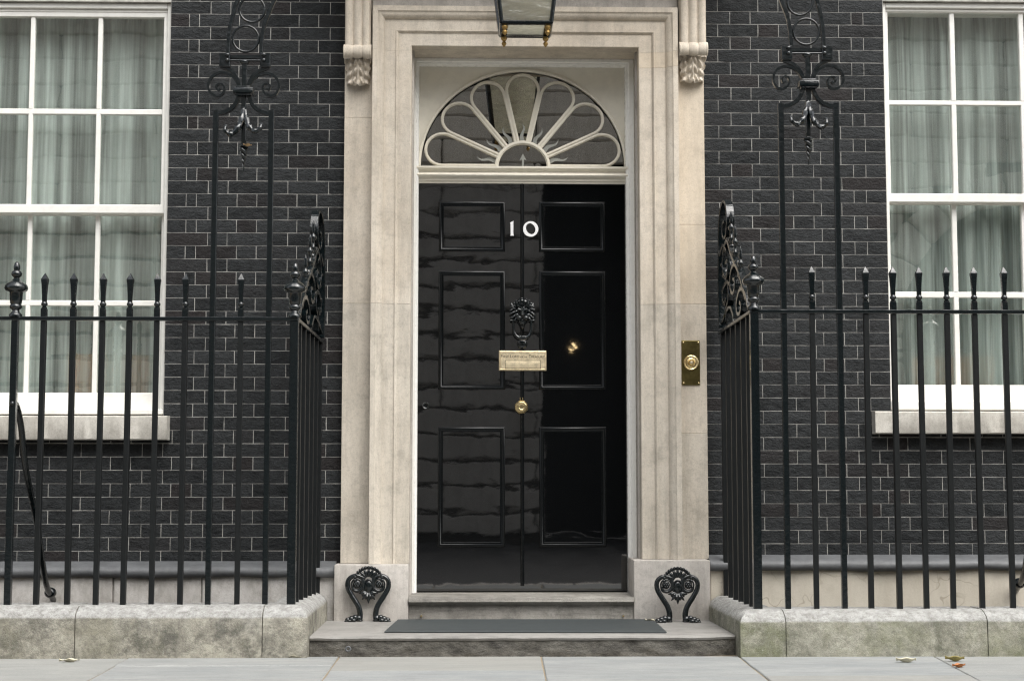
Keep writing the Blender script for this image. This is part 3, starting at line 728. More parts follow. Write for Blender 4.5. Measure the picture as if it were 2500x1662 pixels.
m.build('letter_flap', 'brass_pale', door, smooth=50)
def text_mesh(name, parts, x0, x1, z, y, mat, parent):
    m = MB(); xcur = 0; allv = []; allf = []
    for txt, size, dz in parts:
        cu = bpy.data.curves.new('t', 'FONT'); cu.body = txt; cu.size = size; cu.extrude = .02
        ob = bpy.data.objects.new('t', cu); COL.objects.link(ob)
        dg = bpy.context.evaluated_depsgraph_get(); me = bpy.data.meshes.new_from_object(ob.evaluated_get(dg))
        xs_ = [v.co.x for v in me.vertices]; mn, mx = min(xs_), max(xs_)
        o = len(allv); allv += [Vector((v.co.x-mn+xcur, v.co.z, v.co.y+dz)) for v in me.vertices]; allf += [tuple(i+o for i in p.vertices) for p in me.polygons]
        xcur += mx-mn+(.38 if txt[-1:] == ' ' else .10)
        bpy.data.objects.remove(ob); bpy.data.curves.remove(cu); bpy.data.meshes.remove(me)
    wmax = max(v.x for v in allv); k = (x1-x0)/wmax
    m.add([(x0+v.x*k, y-.0003+v.y*.02*k, z+v.z*k) for v in allv], allf)
    return m.build(name, mat, parent)
text_mesh('lettering', [('F',1.25,0),('IRST ',.95,0),('L',1.25,0),('ORD ',.95,0),('OF THE ',.6,0),('T',1.25,0),('REASURY',.95,0)], x0+.012, x1-.010, at(1275,873.5,Y_DOOR).z, Y_DOOR-.0142, 'engraving', door)
# centre knob and side lock
p = at(1273, 993.6, Y_DOOR-.03); m = MB()
for v0 in ([(.014,.0),(.014,.028),(.030,.036),(.0405,.044),(.0405,.058),(.030,.070),(.017,.0715),(.015,.070),(.001,.0705)],):
    m.lathe((0,0,0), v0, 8, rot=math.pi/8)
m.v = [Vector((v.x+p.x, Y_DOOR-v.z, v.y+p.z)) for v in m.v]; m.build('knob', 'brass', door, .0015)
for s in (-1,1):
    q = at(1273+s*3, 975, Y_DOOR); m = MB(); m.box(q.x-.002, q.x+.002, Y_DOOR-.013, Y_DOOR, q.z-.02, q.z+.012); m.build('knob_prong', 'brass', door, .001)
p = at(1040, 990, Y_DOOR); m = MB(); m.lathe((0,0,0), [(.021,0),(.021,.010),(.017,.014),(.012,.012),(.011,.004),(.001,.003)], 18)
m.v = [Vector((v.x+p.x, Y_DOOR-v.z, v.y+p.z)) for v in m.v]; m.build('side_lock', 'iron_gloss', door, smooth=40)
# dark hall behind the fanlight
m = MB(); m.box(SX0-.3, SX1+.3, .30, 3.5, ZT-.05, 4.2); hall = m.build('hall', 'hall_dark', house)
bm = bmesh.new(); bm.from_mesh(hall.data); bm.faces.ensure_lookup_table()
bmesh.ops.delete(bm, geom=[f for f in bm.faces if abs(f.calc_center_median().y-.30) < .01], context='FACES'); bm.to_mesh(hall.data); bm.free()

# ---------------- brass doorbell plate
x0, x1 = at(1664.5,886,-.06).x, at(1709,886,-.06).x; z1, z0 = at(1687,831,-.06).z, at(1687,940,-.06).z
bell = thing('doorbell', 'tarnished brass doorbell plate with round push on right-hand stone pilaster', 'doorbell', ((x0+x1)/2, -.055, z0))
m = MB(); m.box(x0, x1, -.062, -.054, z0, z1); m.build('back_plate', 'brass_tarnished', bell, .0025, seg=2)
bc = at(1687, 885.5, -.06)
def turned(prof, c, y, mat, name, par, n=28):
    m = MB(); m.lathe((0,0,0), prof, n); m.v = [Vector((v.x+c.x, y-v.z, v.y+c.z)) for v in m.v]; return m.build(name, mat, par, smooth=40)
turned([(.0435,-.002),(.0435,.006),(.038,.010),(.033,.007),(.030,.006),(.028,.011),(.022,.013),(.018,.009),(.016,.008),(.001,.008)], bc, -.062, 'brass', 'bell_rim', bell)
turned([(.011,-.002),(.011,.012),(.008,.016),(.001,.0175)], bc, -.068, 'brass_pale', 'push_button', bell)
for sx in (x0+.009, x1-.009):
    for sz in (z0+.012, z1-.012): turned([(.005,-.001),(.005,.0015),(.003,.0035),(.0005,.004)], Vector((sx,0,sz)), -.062, 'brass', 'screw', bell, 10)

# ---------------- sash windows
def sash_window(xj, s, px_cols, rows, py_head, sill_px, ref_px, zsill_bot, sill_end_px):
    """s = -1 window runs to the left of the jamb xj, +1 to the right."""
    Yf, Yu, Yl = .022, .062, .108
    xo = xj+s*WIN_W; xa, xb = min(xj,xo), max(xj,xo)
    ztop = at(ref_px, py_head, 0).z; Zz = lambda py, Y: at(ref_px, py, Y).z
    zs0 = Zz(sill_px[0], Yf)
    fw = .022
    m = MB()
    m.box(xa+.001, xa+fw, Yf, Yl+.05, zs0, ztop-.002); m.box(xb-fw, xb-.001, Yf, Yl+.05, zs0, ztop-.002)
    m.box(xa+fw, xb-fw, Yf, Yl+.05, ztop-.034, ztop-.002)
    m.box(xa+fw, xb-fw, Yf+.016, Yl+.05, ztop-.052, ztop-.0345)
    win = m.build('window', 'white_paint', house, .004)
    m = MB(); zs1 = Zz(sill_px[1], Yf)
    m.box(xa-.0, xb+.0, -.012, Yl+.06, Zz(sill_px[2], -.01), zs0); m.build('timber_sill', 'white_paint', win, .006)
    # columns of glass between bars: from the measured edges outwards
    c0 = [at(p, 480, Yu).x for p in px_cols]          # [pane edge by the jamb, bar a, bar b, next bar a...]
    cols = [(c0[0], c0[1]), (c0[2], c0[3])]
    gap = c0[2]-c0[1]; cols.append((c0[3]+gap, xo-s*(abs(c0[0]-xj))))
    def bars(rr, Y, zlo, zhi, name, lower):
        # rails (horizontal) rr = list of (z0,z1), glazing bars between
        for k, (a, b) in enumerate(rr):
            m = MB(); end = k in (0, len(rr)-1)
            m.box(xa+fw+.001, xb-fw-.001, Y-(.019 if end else .010), Y+.024, a, b); m.build('rail' if end else 'glazing_bar', 'white_paint', win, .003)
        for a, b in ((xa+fw+.0005, min(min(c) for c in cols)), (max(max(c) for c in cols), xb-fw-.0005)):
            m = MB(); m.box(a, b, Y-.018, Y+.024, rr[0][0]+.001, rr[-1][1]-.001); m.build('stile', 'white_paint', win, .003)
        for (a, b) in zip(cols[:-1], cols[1:]):
            m = MB(); u, v = sorted((a[1], b[0]))
            for k in range(len(rr)-1):
                m.prism([(u,0),(v,0),(v,1),(u,1)], Y-.011, Y+.022); 
                for q in m.v[-8:]: q.z = lerp(rr[k][1]-.002, rr[k+1][0]+.002, q.z)
            m.build('glazing_bar', 'white_paint', win, .003)
        for k in range(len(rr)-1):
            for c in cols:
                u, v = sorted(c); m = MB()
                m.box(u-.004, v+.004, Y+.004, Y+.008, rr[k][1]-.004, rr[k+1][0]+.004); m.build('pane', 'window_glass', win)
    r1, r2, r3, r4 = rows
    up = [(Zz(r2[1]+23,Yu), Zz(r2[1]+2,Yu)), (Zz(r2[0],Yu), Zz(r1[1],Yu)), (Zz(r1[0],Yu), ztop-.05)]
    lo = [(zs0+.001, Zz(r4[1],Yl)), (Zz(r4[0],Yl), Zz(r3[1],Yl)), (Zz(r3[0],Yl), Zz(r3[0]-24,Yl))]
    bars(up, Yu, 0, 0, 'upper', False); bars(lo, Yl, 0, 0, 'lower', True)
    # stone sill
    zt_ = Zz(sill_px[2], -.08); xe = at(sill_end_px, sill_px[2]+30, -.085).x
    m = MB(); a, b = sorted((xe, xo+s*.03)); n = 40; rr = []
    for i in range(n+1):
        x = lerp(a, b, i/n); q = noise.noise(Vector((x*8,1,3)))*.0025
        rr.append([Vector(p_) for p_ in ((x,.05,zt_-.001),(x,-.075,zt_-.006+q),(x,-.088+q,zt_-.012+q),(x,-.09+q,zsill_bot+.006),(x,-.086,zsill_bot+q),(x,.05,zsill_bot))])
    m.rings(rr); m.build('stone_sill', 'sill_stone', win, smooth=35)
    # room behind
    m = MB(); m.box(xa-.5, xb+.5, .165, 4.4, 0, 4.6); rm = m.build('room', 'room_wall', house)
    bm = bmesh.new(); bm.from_mesh(rm.data)
    bmesh.ops.delete(bm, geom=[f for f in bm.faces if abs(f.calc_center_median().y-.165) < .01], context='FACES'); bm.to_mesh(rm.data); bm.free()
    return xa, xb, zs0, ztop
lw = sash_window(LWX, -1, (393.5, 242, 231, 76), ((45,268),(281,499),(527,734),(747,959)), 5, (999,1003,1012), 300, at(300,1073,-.085).z, 408)
rw = sash_window(RWX, 1, (2174, 2327, 2339, 2497), ((34,247),(258,472),(500,713),(727,940)), 4, (979,985,1001), 2300, at(2300,1058,-.085).z, 2137)
def curtain(x0, x1, z0, z1, y, seed, label):
    m = MB()
    def fn(u, v):
        x = lerp(x0,x1,u); zz = lerp(z0, z1, v)
        amp = .020*(1-.55*v)
        w_ = math.sin(x*62+1.8*math.sin(x*7+seed)+noise.noise(Vector((x*3,seed,zz*.4)))*2.2)*amp+math.sin(x*23+seed*2+noise.noise(Vector((x*2,seed+4,zz*.3)))*2)*.016
        if v > .955: w_ = math.sin(x*150)*.006
        return Vector((x, y+w_, zz))
    m.grid(fn, 300, 26); o = m.build('net_curtain', 'sheer', None, smooth=80); tag(o, label, 'curtain', 'net curtains behind the sash windows')
curtain(lw[0]-.05, lw[1]+.02, lw[2]-.06, lw[3]+.05, .205, 1.0, 'pale green net curtain behind the sash window left of the door')
curtain(rw[0]-.02, rw[1]+.05, rw[2]-.06, rw[3]+.05, .205, 5.0, 'pale green net curtain behind the sash window right of the door')
# furniture glimpsed through the nets: table and upholstered chairs
def chair(x, y, rz, label):
    t_ = thing('upholstered_chair', label, 'chair', (x,y,0.56), 'orange chairs inside the rooms'); t_.rotation_euler.z = rz
    def part(nm, mat, *bx, bev=.02):
        m = MB()
        for b in bx: m.box(*b)
        o = bpy.data.objects.new(nm, m.mesh(nm, mat, bev, 50, 2)); COL.objects.link(o); o.parent = t_
    part('seat', 'orange_cloth', (-.27,.27,-.25,.27,.36,.48)); part('backrest', 'orange_cloth', (-.27,.27,.22,.31,.50,1.12))
    for sx in (-1,1):
        for sy in (-.22,.26): part('leg', 'oak', (sx*.23-.022,sx*.23+.022,sy-.022,sy+.022,0,.36), bev=.005)
        part('arm', 'oak', (sx*.25-.03,sx*.25+.03,-.2,.22,.66,.71), bev=.01)
for xx in (-3.0, 2.55):
    fl = MB(); fl.box(xx-1.1, xx+1.1, WT+.03, 4.3, .48, .56); tag(fl.build('floor', 'room_floor'), kind='structure')
chair(-2.72, 1.55, R_(200), 'orange upholstered chair nearest the left window, behind the net')
chair(-2.25, 1.75, R_(160), 'orange chair at the door side of the left room, behind the net')
chair(2.95, 1.6, R_(165), 'orange upholstered chair inside the right window, behind the net')
def table(x, y, label):
    t_ = thing('side_table', label, 'table', (x,y,.56), 'oak tables inside the rooms')
    m = MB(); m.lathe((x,y,1.04), [(.34,0),(.36,.01),(.36,.03),(.34,.04),(.01,.04)], 28); m.build('table_top', 'oak', t_, smooth=40)
    m = MB(); m.lathe((x,y,.56), [(.18,0),(.16,.03),(.04,.06),(.035,.2),(.055,.3),(.03,.4),(.05,.48)], 18); m.build('pedestal', 'oak', t_, smooth=50)
table(-2.62, .80, 'round oak table just inside the left window'); table(2.75, .85, 'round oak table just inside the right window')

# ------------------------------------------------------------------ lower doorstep, mat, scrapers
sx0, sx1 = -1.083, 1.028; Yst = -1.13
step = thing('doorstep', 'worn stone doorstep with rough-hewn front below the black door', 'doorstep', (0,-1.0,0))
def bow(x): return Yst+.10*max(0,(x-.78)/.25)**2*.6+.02*max(0,(-.85-x)/.23)**2+noise.noise(Vector((x*6,4,0)))*.005
m = MB(); n = 110; mz = 8
def riser(u, v):
    x = lerp(sx0,sx1,u); z = lerp(-.05, ZS-.014, v)
    return Vector((x, bow(x)+.012+noise.fractal(Vector((x*11,7,z*20)),1,2,5)*.011*math.sin(math.pi*min(1,max(0,v)))**.5, z))
m.grid(riser, n, mz)
rr = []
for i in range(n+1):
    x = lerp(sx0,sx1,i/n); q = noise.noise(Vector((x*13,2,2)))*.003
    rr.append([Vector(p_) for p_ in ((x,.0,ZS-.022),(x,bow(x)+.05,ZS-.022),(x,bow(x)+.006,ZS-.019+q),(x,bow(x)+q*.6,ZS-.008+q),(x,bow(x)+.012,ZS-.0005),(x,-.5,ZS),(x,.0,ZS))])
m2 = MB(); m2.rings(rr)
m2.build('tread', 'step_top', step, smooth=40); m.build('riser', 'step_riser', step, smooth=70)
p = at(850, 1583, Yst-.004); m = MB(); m.tube([p+Vector((.011*math.cos(a),-.004,.011*math.sin(a))) for a in [2*math.pi*i/16 for i in range(16)]], .0045, 8, closed=True); m.build('ring_bolt', 'lead', step, smooth=60)
c4 = [atz(*q, ZS+.006) for q in ((972,1510),(1594,1511),(1628,1542),(938,1541))]
m = MB(); mat_y = [c.y for c in c4]
m.plate([(c.x,max(c.y,-1.105) if c.y < -.6 else min(c.y,-.16)) for c in c4], ZS+.0012, ZS+.008)
tag(m.build('door_mat', 'rubber', None, .002), 'dark grey rubber mat lying on the doorstep', 'mat')

def scraper(pcx, pybase, label):
    d = ray(pcx, pybase); P0 = atz(pcx, pybase, ZS); Y = P0.y; k = (CAM-P0).length/F*1.0
    t_ = thing('boot_scraper', label, 'boot scraper', (P0.x, Y, ZS), 'cast-iron boot scrapers beside the doorstep')
    sc = .3839*k                            # zoomed-photo unit -> metres
    def W(x, y, dy=0): return Vector((P0.x+(x-192)*sc, Y+dy, ZS+(1180-y)*sc))
    for sg in (-1,1):
        M = lambda x, y, dy=0, s_=sg: W(192+s_*(192-x), y, dy)
        m = MB(); pts = [(140,1172),(143,1130),(130,1082),(92,1022),(66,972),(68,926),(100,900),(140,902),(160,932),(158,972),(130,992),(102,984),(94,962)]
        pp = catmull([M(*q) for q in pts], 5); nn = len(pp)
        m.tube(pp, [(.0168-.0085*(i/nn)) for i in range(nn)], 10); m.build('leg', 'iron_gloss', t_, smooth=60)
        m = MB(); rr = random.Random(5)
        for (x, y, rx, rz_, dy) in ((136,1166,16,16,-.004),(112,1160,15,13,-.01),(90,1166,15,12,-.012),(68,1172,13,10,-.012),(104,1174,15,9,-.03),(80,1177,14,7,-.028),(60,1180,10,5,-.022),(140,1178,17,6,-.0)):
            m.ball(M(x, y-4, dy), rx*sc*1.35, rx*sc*1.3, rz_*sc*1.45, 10, 7)
        m.build('paw', 'iron_gloss', t_, smooth=60)
        m = MB(); c = M(122, 950); m.ball(c, 26*sc, .010, 26*sc, 14, 8)
        m.tube([c+Vector((33*sc*math.cos(a),-.004,33*sc*math.sin(a))) for a in [2*math.pi*i/24 for i in range(24)]], 6*sc, 7, closed=True)
        for i in range(6):
            a = math.pi*i/3; m.ball(c+Vector((13*sc*math.cos(a),-.010,13*sc*math.sin(a))), 7*sc, .005, 7*sc, 8, 6)
        m.ball(c+Vector((0,-.012,0)), 7*sc, .006, 7*sc, 8, 6)
        m.build('volute', 'iron_gloss', t_, smooth=60)
    m = MB(); c = W(195, 968); m.ball(c, 27*sc, .012, 44*sc, 18, 10); m.tube([c+Vector((30*sc*math.cos(a),-.006,47*sc*math.sin(a))) for a in [2*math.pi*i/28 for i in range(28)]], 5*sc, 7, closed=True)
    m.build('medallion', 'iron_gloss', t_, smooth=60)
    m = MB(); cc = W(195, 925)
    apts = [cc+Vector((82*sc*math.cos(a),0,76*sc*math.sin(a))) for a in [math.pi*(-.04+1.08*i/30) for i in range(31)]]
    m.sweep(apts, 18*sc, .016)
    for i in range(15):
        a = math.pi*(.0+1.0*i/14); m.ball(cc+Vector((86*sc*math.cos(a),-.005,80*sc*math.sin(a))), 10*sc, .009, 10*sc, 8, 6)
    for i in range(7):
        a = math.pi*(.14+.72*i/6); m.tube([cc+Vector((24*sc*math.cos(a),0,22*sc*math.sin(a))), cc+Vector((50*sc*math.cos(a),-.006,48*sc*math.sin(a))), cc+Vector((76*sc*math.cos(a),0,70*sc*math.sin(a)))], [7*sc,11*sc,7*sc], 7)
    m.build('palmette', 'iron_gloss', t_, smooth=60)
    m = MB(); cc = W(195, 1000)
    for i in range(9):
        a = math.pi*(1.04+.92*i/8); L = (56 if i % 2 == 0 else 44)*sc*(1+.12*(i == 4))
        m.tube([cc+Vector((14*sc*math.cos(a),0,6*sc*math.sin(a))), cc+Vector((L*.55*math.cos(a),-.006,L*.55*math.sin(a))), cc+Vector((L*1.1*math.cos(a),0,L*1.1*math.sin(a)))], [9*sc,15*sc,2*sc], 7)
    m.tube([cc+Vector((44*sc*math.cos(a),.002,36*sc*math.sin(a))) for a in [math.pi*(1.02+.96*i/16) for i in range(17)]], 5*sc, 6)
    m.build('leaf_fringe', 'iron_gloss', t_, smooth=60)
scraper(898, 1516, 'black cast-iron boot scraper with lion paws, left end of the doorstep')
scraper(1654, 1518, 'black cast-iron boot scraper with lion paws, right end of the doorstep')

# ------------------------------------------------------------------ stone plinths under the railings
def plinth(xc, s, joints, mat, label, zt, zf):
    t_ = thing('railing_plinth', label, 'plinth', (xc+s*.8, -1.1, 0), 'stone plinths under the railings')
    Yf = -1.205; W_ = .30
    # profile: u inwards from the face
    pr = [(0,-.1),(.0,zf-.010),(.004,zf),(.022,zf+.020),(.055,zt-.012),(.085,zt-.002),(.11,zt),(W_-.02,zt),(W_,zt-.02),(W_,-.1)]
    def sec(x, kind):
        return [Vector((x, Yf+u, z)) for u, z in pr]
    def mitre(): return [Vector((xc+s*u*.68, Yf+u, z)) for u, z in pr]
    def back(y): return [Vector((xc+s*u*.68, y, z)) for u, z in pr]
    def rough(m, seed):
        for v in m.v:
            q = noise.fractal(Vector((v.x*9+seed, v.y*9, v.z*14)), 1, 2, 4)
            q2 = noise.noise(Vector((v.x*31+seed, v.y*31, v.z*31)))
            if v.z > -.05: v.y += q*.0045+q2*.0015; v.z += q*.0028+q2*.0015-max(0, q2-.45)*.012
    jx = [xc]+joints
    m = MB(); n = 6
    ring = [back(lerp(-.10, Yf+.31, i/8)) for i in range(9)]+[mitre()]+[sec(lerp(xc+s*.215, joints[0]-s*.002, i/n), 0) for i in range(n+1)]
    m.rings(ring); rough(m, 1); m.build('coping_stone', mat, t_, smooth=38)
    for a, b in zip(joints[:-1], joints[1:]):
        m = MB(); m.rings([sec(lerp(a+s*.002, b-s*.002, i/70), 0) for i in range(71)]); rough(m, a); m.build('coping_stone', mat, t_, smooth=38)
zt_l, zf_l = at(400,1476,-1.1).z, at(400,1505,-1.205).z
zt_r, zf_r = at(2100,1486,-1.1).z, at(2100,1514,-1.205).z
jl = [at(p_, 1550, -1.205).x for p_ in (640, 182, -330)]; jr = [at(p_, 1550, -1.205).x for p_ in (1919, 2412, 2900)]
plinth(-1.085, -1, jl, 'kerb_buff', 'buff stone plinth with chamfered top under the left railing', zt_l, zf_l)
plinth(1.032, 1, jr, 'kerb_green', 'algae-stained stone plinth with chamfered top under the right railing', zt_r, zf_r)

# ------------------------------------------------------------------ iron railings
BAR = .0262
def spear(m, x, y, z):                      # head of a railing bar, square section
    def sq(h, zz): return [Vector((x+a*h, y+b*h, zz)) for a, b in ((-1,-1),(1,-1),(1,1),(-1,1))]
    m.rings([sq(.0135,z-.004), sq(.0135,z+.040), sq(.0095,z+.043)])
    m.lathe((x,y,z+.036), [(.010,0),(.0145,.006),(.0145,.012),(.009,.017),(.0155,.023),(.0165,.031),(.0125,.038),(.009,.042)], 14)
    m.rings([sq(.0095,z+.070), sq(.0105,z+.11), sq(.0135,z+.165), sq(.0160,z+.187), sq(.0150,z+.192), sq(.0008,z+.222)])
def urn(x, y, z, parent, name='urn_finial'):
    pr = [(.034,0),(.036,.012),(.030,.020),(.020,.030),(.019,.036),(.032,.046),(.034,.056),(.030,.064),(.027,.068),(.031,.072),(.034,.095),(.036,.128),(.038,.132),(.054,.138),(.060,.150),(.057,.165),(.044,.180),(.028,.190),(.020,.198),(.015,.206),(.018,.210),(.027,.218),(.029,.229),(.024,.241),(.015,.246),(.017,.252),(.018,.264),(.013,.284),(.004,.292),(.001,.293)]
    def mod(j, k): return 1+(.055*abs(math.sin(k*math.pi/4)) if 13 <= j <= 17 else 0)
    m = MB(); k_ = .96; m.lathe((x,y,z), [(r*.92,h*k_) for r, h in pr], 32, mod); m.build(name, 'iron_gloss', parent, smooth=50)
def railing(s, label, post_px, bars_px, zrail_py, zbase, post_end, ends):
    xc = at(post_px[0], post_px[1], Y_RAIL).x; zr = at(post_px[0], zrail_py, Y_RAIL).z
    t_ = thing('iron_railing', label, 'railing', (xc, Y_RAIL, zbase), 'iron railings either side of the door')
    xe = ends['x']
    m = MB(); a, b = sorted((xc-s*.02, xe)); m.box(a, b, Y_RAIL-.022, Y_RAIL+.022, zr-.019, zr); m.build('top_rail', 'iron', t_, .003)
    me = None; mh = None
    for px in bars_px:
        x = at(px, zrail_py, Y_RAIL).x
        if me is None:
            m = MB(); m.box(-BAR/2, BAR/2, -BAR/2, BAR/2, zbase-.03, zr-.0195); me = m.mesh('bar', 'iron_matt', .002)
            m = MB(); spear(m, 0, 0, zr); mh = m.mesh('spear_head', 'iron', smooth=40)
        bo = link('bar', me, t_, (x, Y_RAIL, 0)); link('spear_head', mh, bo, (x, Y_RAIL, 0)); bo.rotation_euler = (random.uniform(-.003,.003), random.uniform(-.0022,.0022), random.uniform(-.10,.10))
    m = MB(); m.box(xc-.021, xc+.021, Y_RAIL-.021, Y_RAIL+.021, zbase-.03, zr-.0195); po = m.build('post', 'iron', t_, .002)
    urn(xc, Y_RAIL, zr-.002, po)
    if post_end is not None:
        xp = at(post_end, zrail_py, Y_RAIL).x
        m = MB(); m.box(xp-.0165, xp+.0165, Y_RAIL-.0165, Y_RAIL+.0165, zbase-.03, zr-.0195); pe = m.build('post', 'iron', t_, .002); urn(xp, Y_RAIL, zr-.002, pe)
    else: xp = ends['stay_x']
    # raking stay back to the wall
    pts = [Vector((xp+s*0, Y_RAIL+.01, ends['stay_z'])), Vector((xp, Y_RAIL+.07, ends['stay_z']-.015)), Vector((xp, Y_RAIL+.16, ends['stay_z']-.12)), Vector((xp, Y_RAIL+.26, ends['stay_z']-.32)), Vector((xp, -.55, ends['stay_z']-.62)), Vector((lerp(xp, ends['foot'].x,.6), -.30, ends['foot'].z+.11)), ends['foot']]
    m = MB(); m.tube(catmull(pts, 8), .0165, 10); m.ball(lerp(ends['foot'], pts[-2], .42), .034, .034, .030); m.ball(pts[0]+Vector((0,-.025,.0)), .012); m.build('stay', 'iron', t_, smooth=50)
    # return towards the wall
    xr, zr2 = ends['ret']; nb = 6
    def xy(u): return Vector((lerp(xc, xr, u), lerp(Y_RAIL, -.06, u), lerp(zr, zr2, u)))
    m = MB(); m.sweep([xy(-.01)+Vector((0,0,-.0095)), xy(1)+Vector((0,0,-.0095))], .044, .019, (0,0,1)); m.build('return_rail', 'iron', t_, .003)
    for i in range(1, nb+1):
        p_ = xy(i*.97/(nb+.1)); m = MB(); m.box(p_.x-BAR/2, p_.x+BAR/2, p_.y-BAR/2, p_.y+BAR/2, zbase-.03, p_.z-.0195); m.build('return_bar', 'iron_matt', t_, .002)
    # ornamental scroll panel standing on the return, tall end at the wall
    Y0, Hh = Y_RAIL, ends['orn']
    def Q(a, h, dx=0): p_ = xy(a); return Vector((p_.x+dx, p_.y, p_.z+h*Hh))
    X = (1,0,0)
    def bar2(pts, w_=.019, t=.040, n=6): m = MB(); m.sweep(catmull([Q(*p_) for p_ in pts], n), w_, t, X); m.build('scroll', 'iron_gloss', t_, .003)
    top = [(.97,.02),(.99,.30),(.97,.60),(.955,.80),(.90,.94),(.80,1.0),(.70,.94),(.665,.82),(.70,.72),(.78,.70),(.83,.76),(.80,.83),(.75,.82)]
    bar2(top, .016, .046)
    bar2([(.06,.02),(.16,.16),(.30,.20),(.40,.12),(.38,.04),(.30,.03),(.27,.08),(.31,.11)])
    bar2([(.14,.10),(.30,.30),(.45,.42),(.56,.40),(.60,.30),(.54,.22),(.46,.24),(.46,.31),(.51,.32)])
    bar2([(.42,.40),(.56,.52),(.70,.66),(.82,.60),(.84,.46),(.76,.38),(.68,.42),(.69,.50),(.75,.50)])
    bar2([(.93,.05),(.80,.10),(.66,.22),(.70,.34),(.82,.32),(.86,.24),(.80,.18),(.75,.22)])
    bar2([(.50,.03),(.60,.12),(.72,.12),(.76,.04)]); bar2([(.62,.30),(.72,.34),(.90,.30)]); bar2([(.72,.58),(.84,.66),(.94,.60)])
    m = MB()
    for a, h, r in ((.30,.21,.022),(.45,.43,.022),(.57,.53,.020),(.70,.67,.022),(.38,.33,.016),(.62,.60,.016),(.86,.42,.018),(.60,.24,.017),(.93,.52,.016)): m.ball(Q(a,h), r, r, r*.95)
    m.build('boss', 'iron_gloss', t_, smooth=60)
    for a, h in ((.36,.30),(.52,.50),(.64,.64)):
        b_ = Q(a, h); m = MB(); m.lathe(b_, [(.010,-.02),(.012,.0),(.019,.012),(.019,.020),(.009,.028),(.008,.06),(.015,.068),(.018,.080),(.012,.092),(.006,.10),(.012,.118),(.007,.135),(.010,.146),(.001,.172)], 12); m.build('spike', 'iron_gloss', t_, smooth=50)
    return t_
f1 = at(131, 1464, -.09)
railing(-1, 'black iron railing with spear heads and urn finials, left of the door', (718,900), [-105,-37,106,181,249,315,383,452,589], 775, zt_l, 38,
        {'x': at(-170,775,Y_RAIL).x, 'stay_z': at(44,985,Y_RAIL).z, 'foot': f1, 'ret': (at(784,835,-.06).x, at(784,833,-.06).z), 'orn': .70})
f2 = at(2480, 1441, -.09)
railing(1, 'black iron railing with spear heads and urn finial, right of the door', (1842,900), [1981.5,2113,2181.5,2246,2310,2380,2453.5,2522,2655], 756, zt_r, 2590,
        {'x': at(2720,756,Y_RAIL).x, 'stay_z': at(2590,975,Y_RAIL).z, 'foot': f2, 'ret': (at(1762,811,-.06).x, at(1762,809,-.06).z), 'orn': .71})

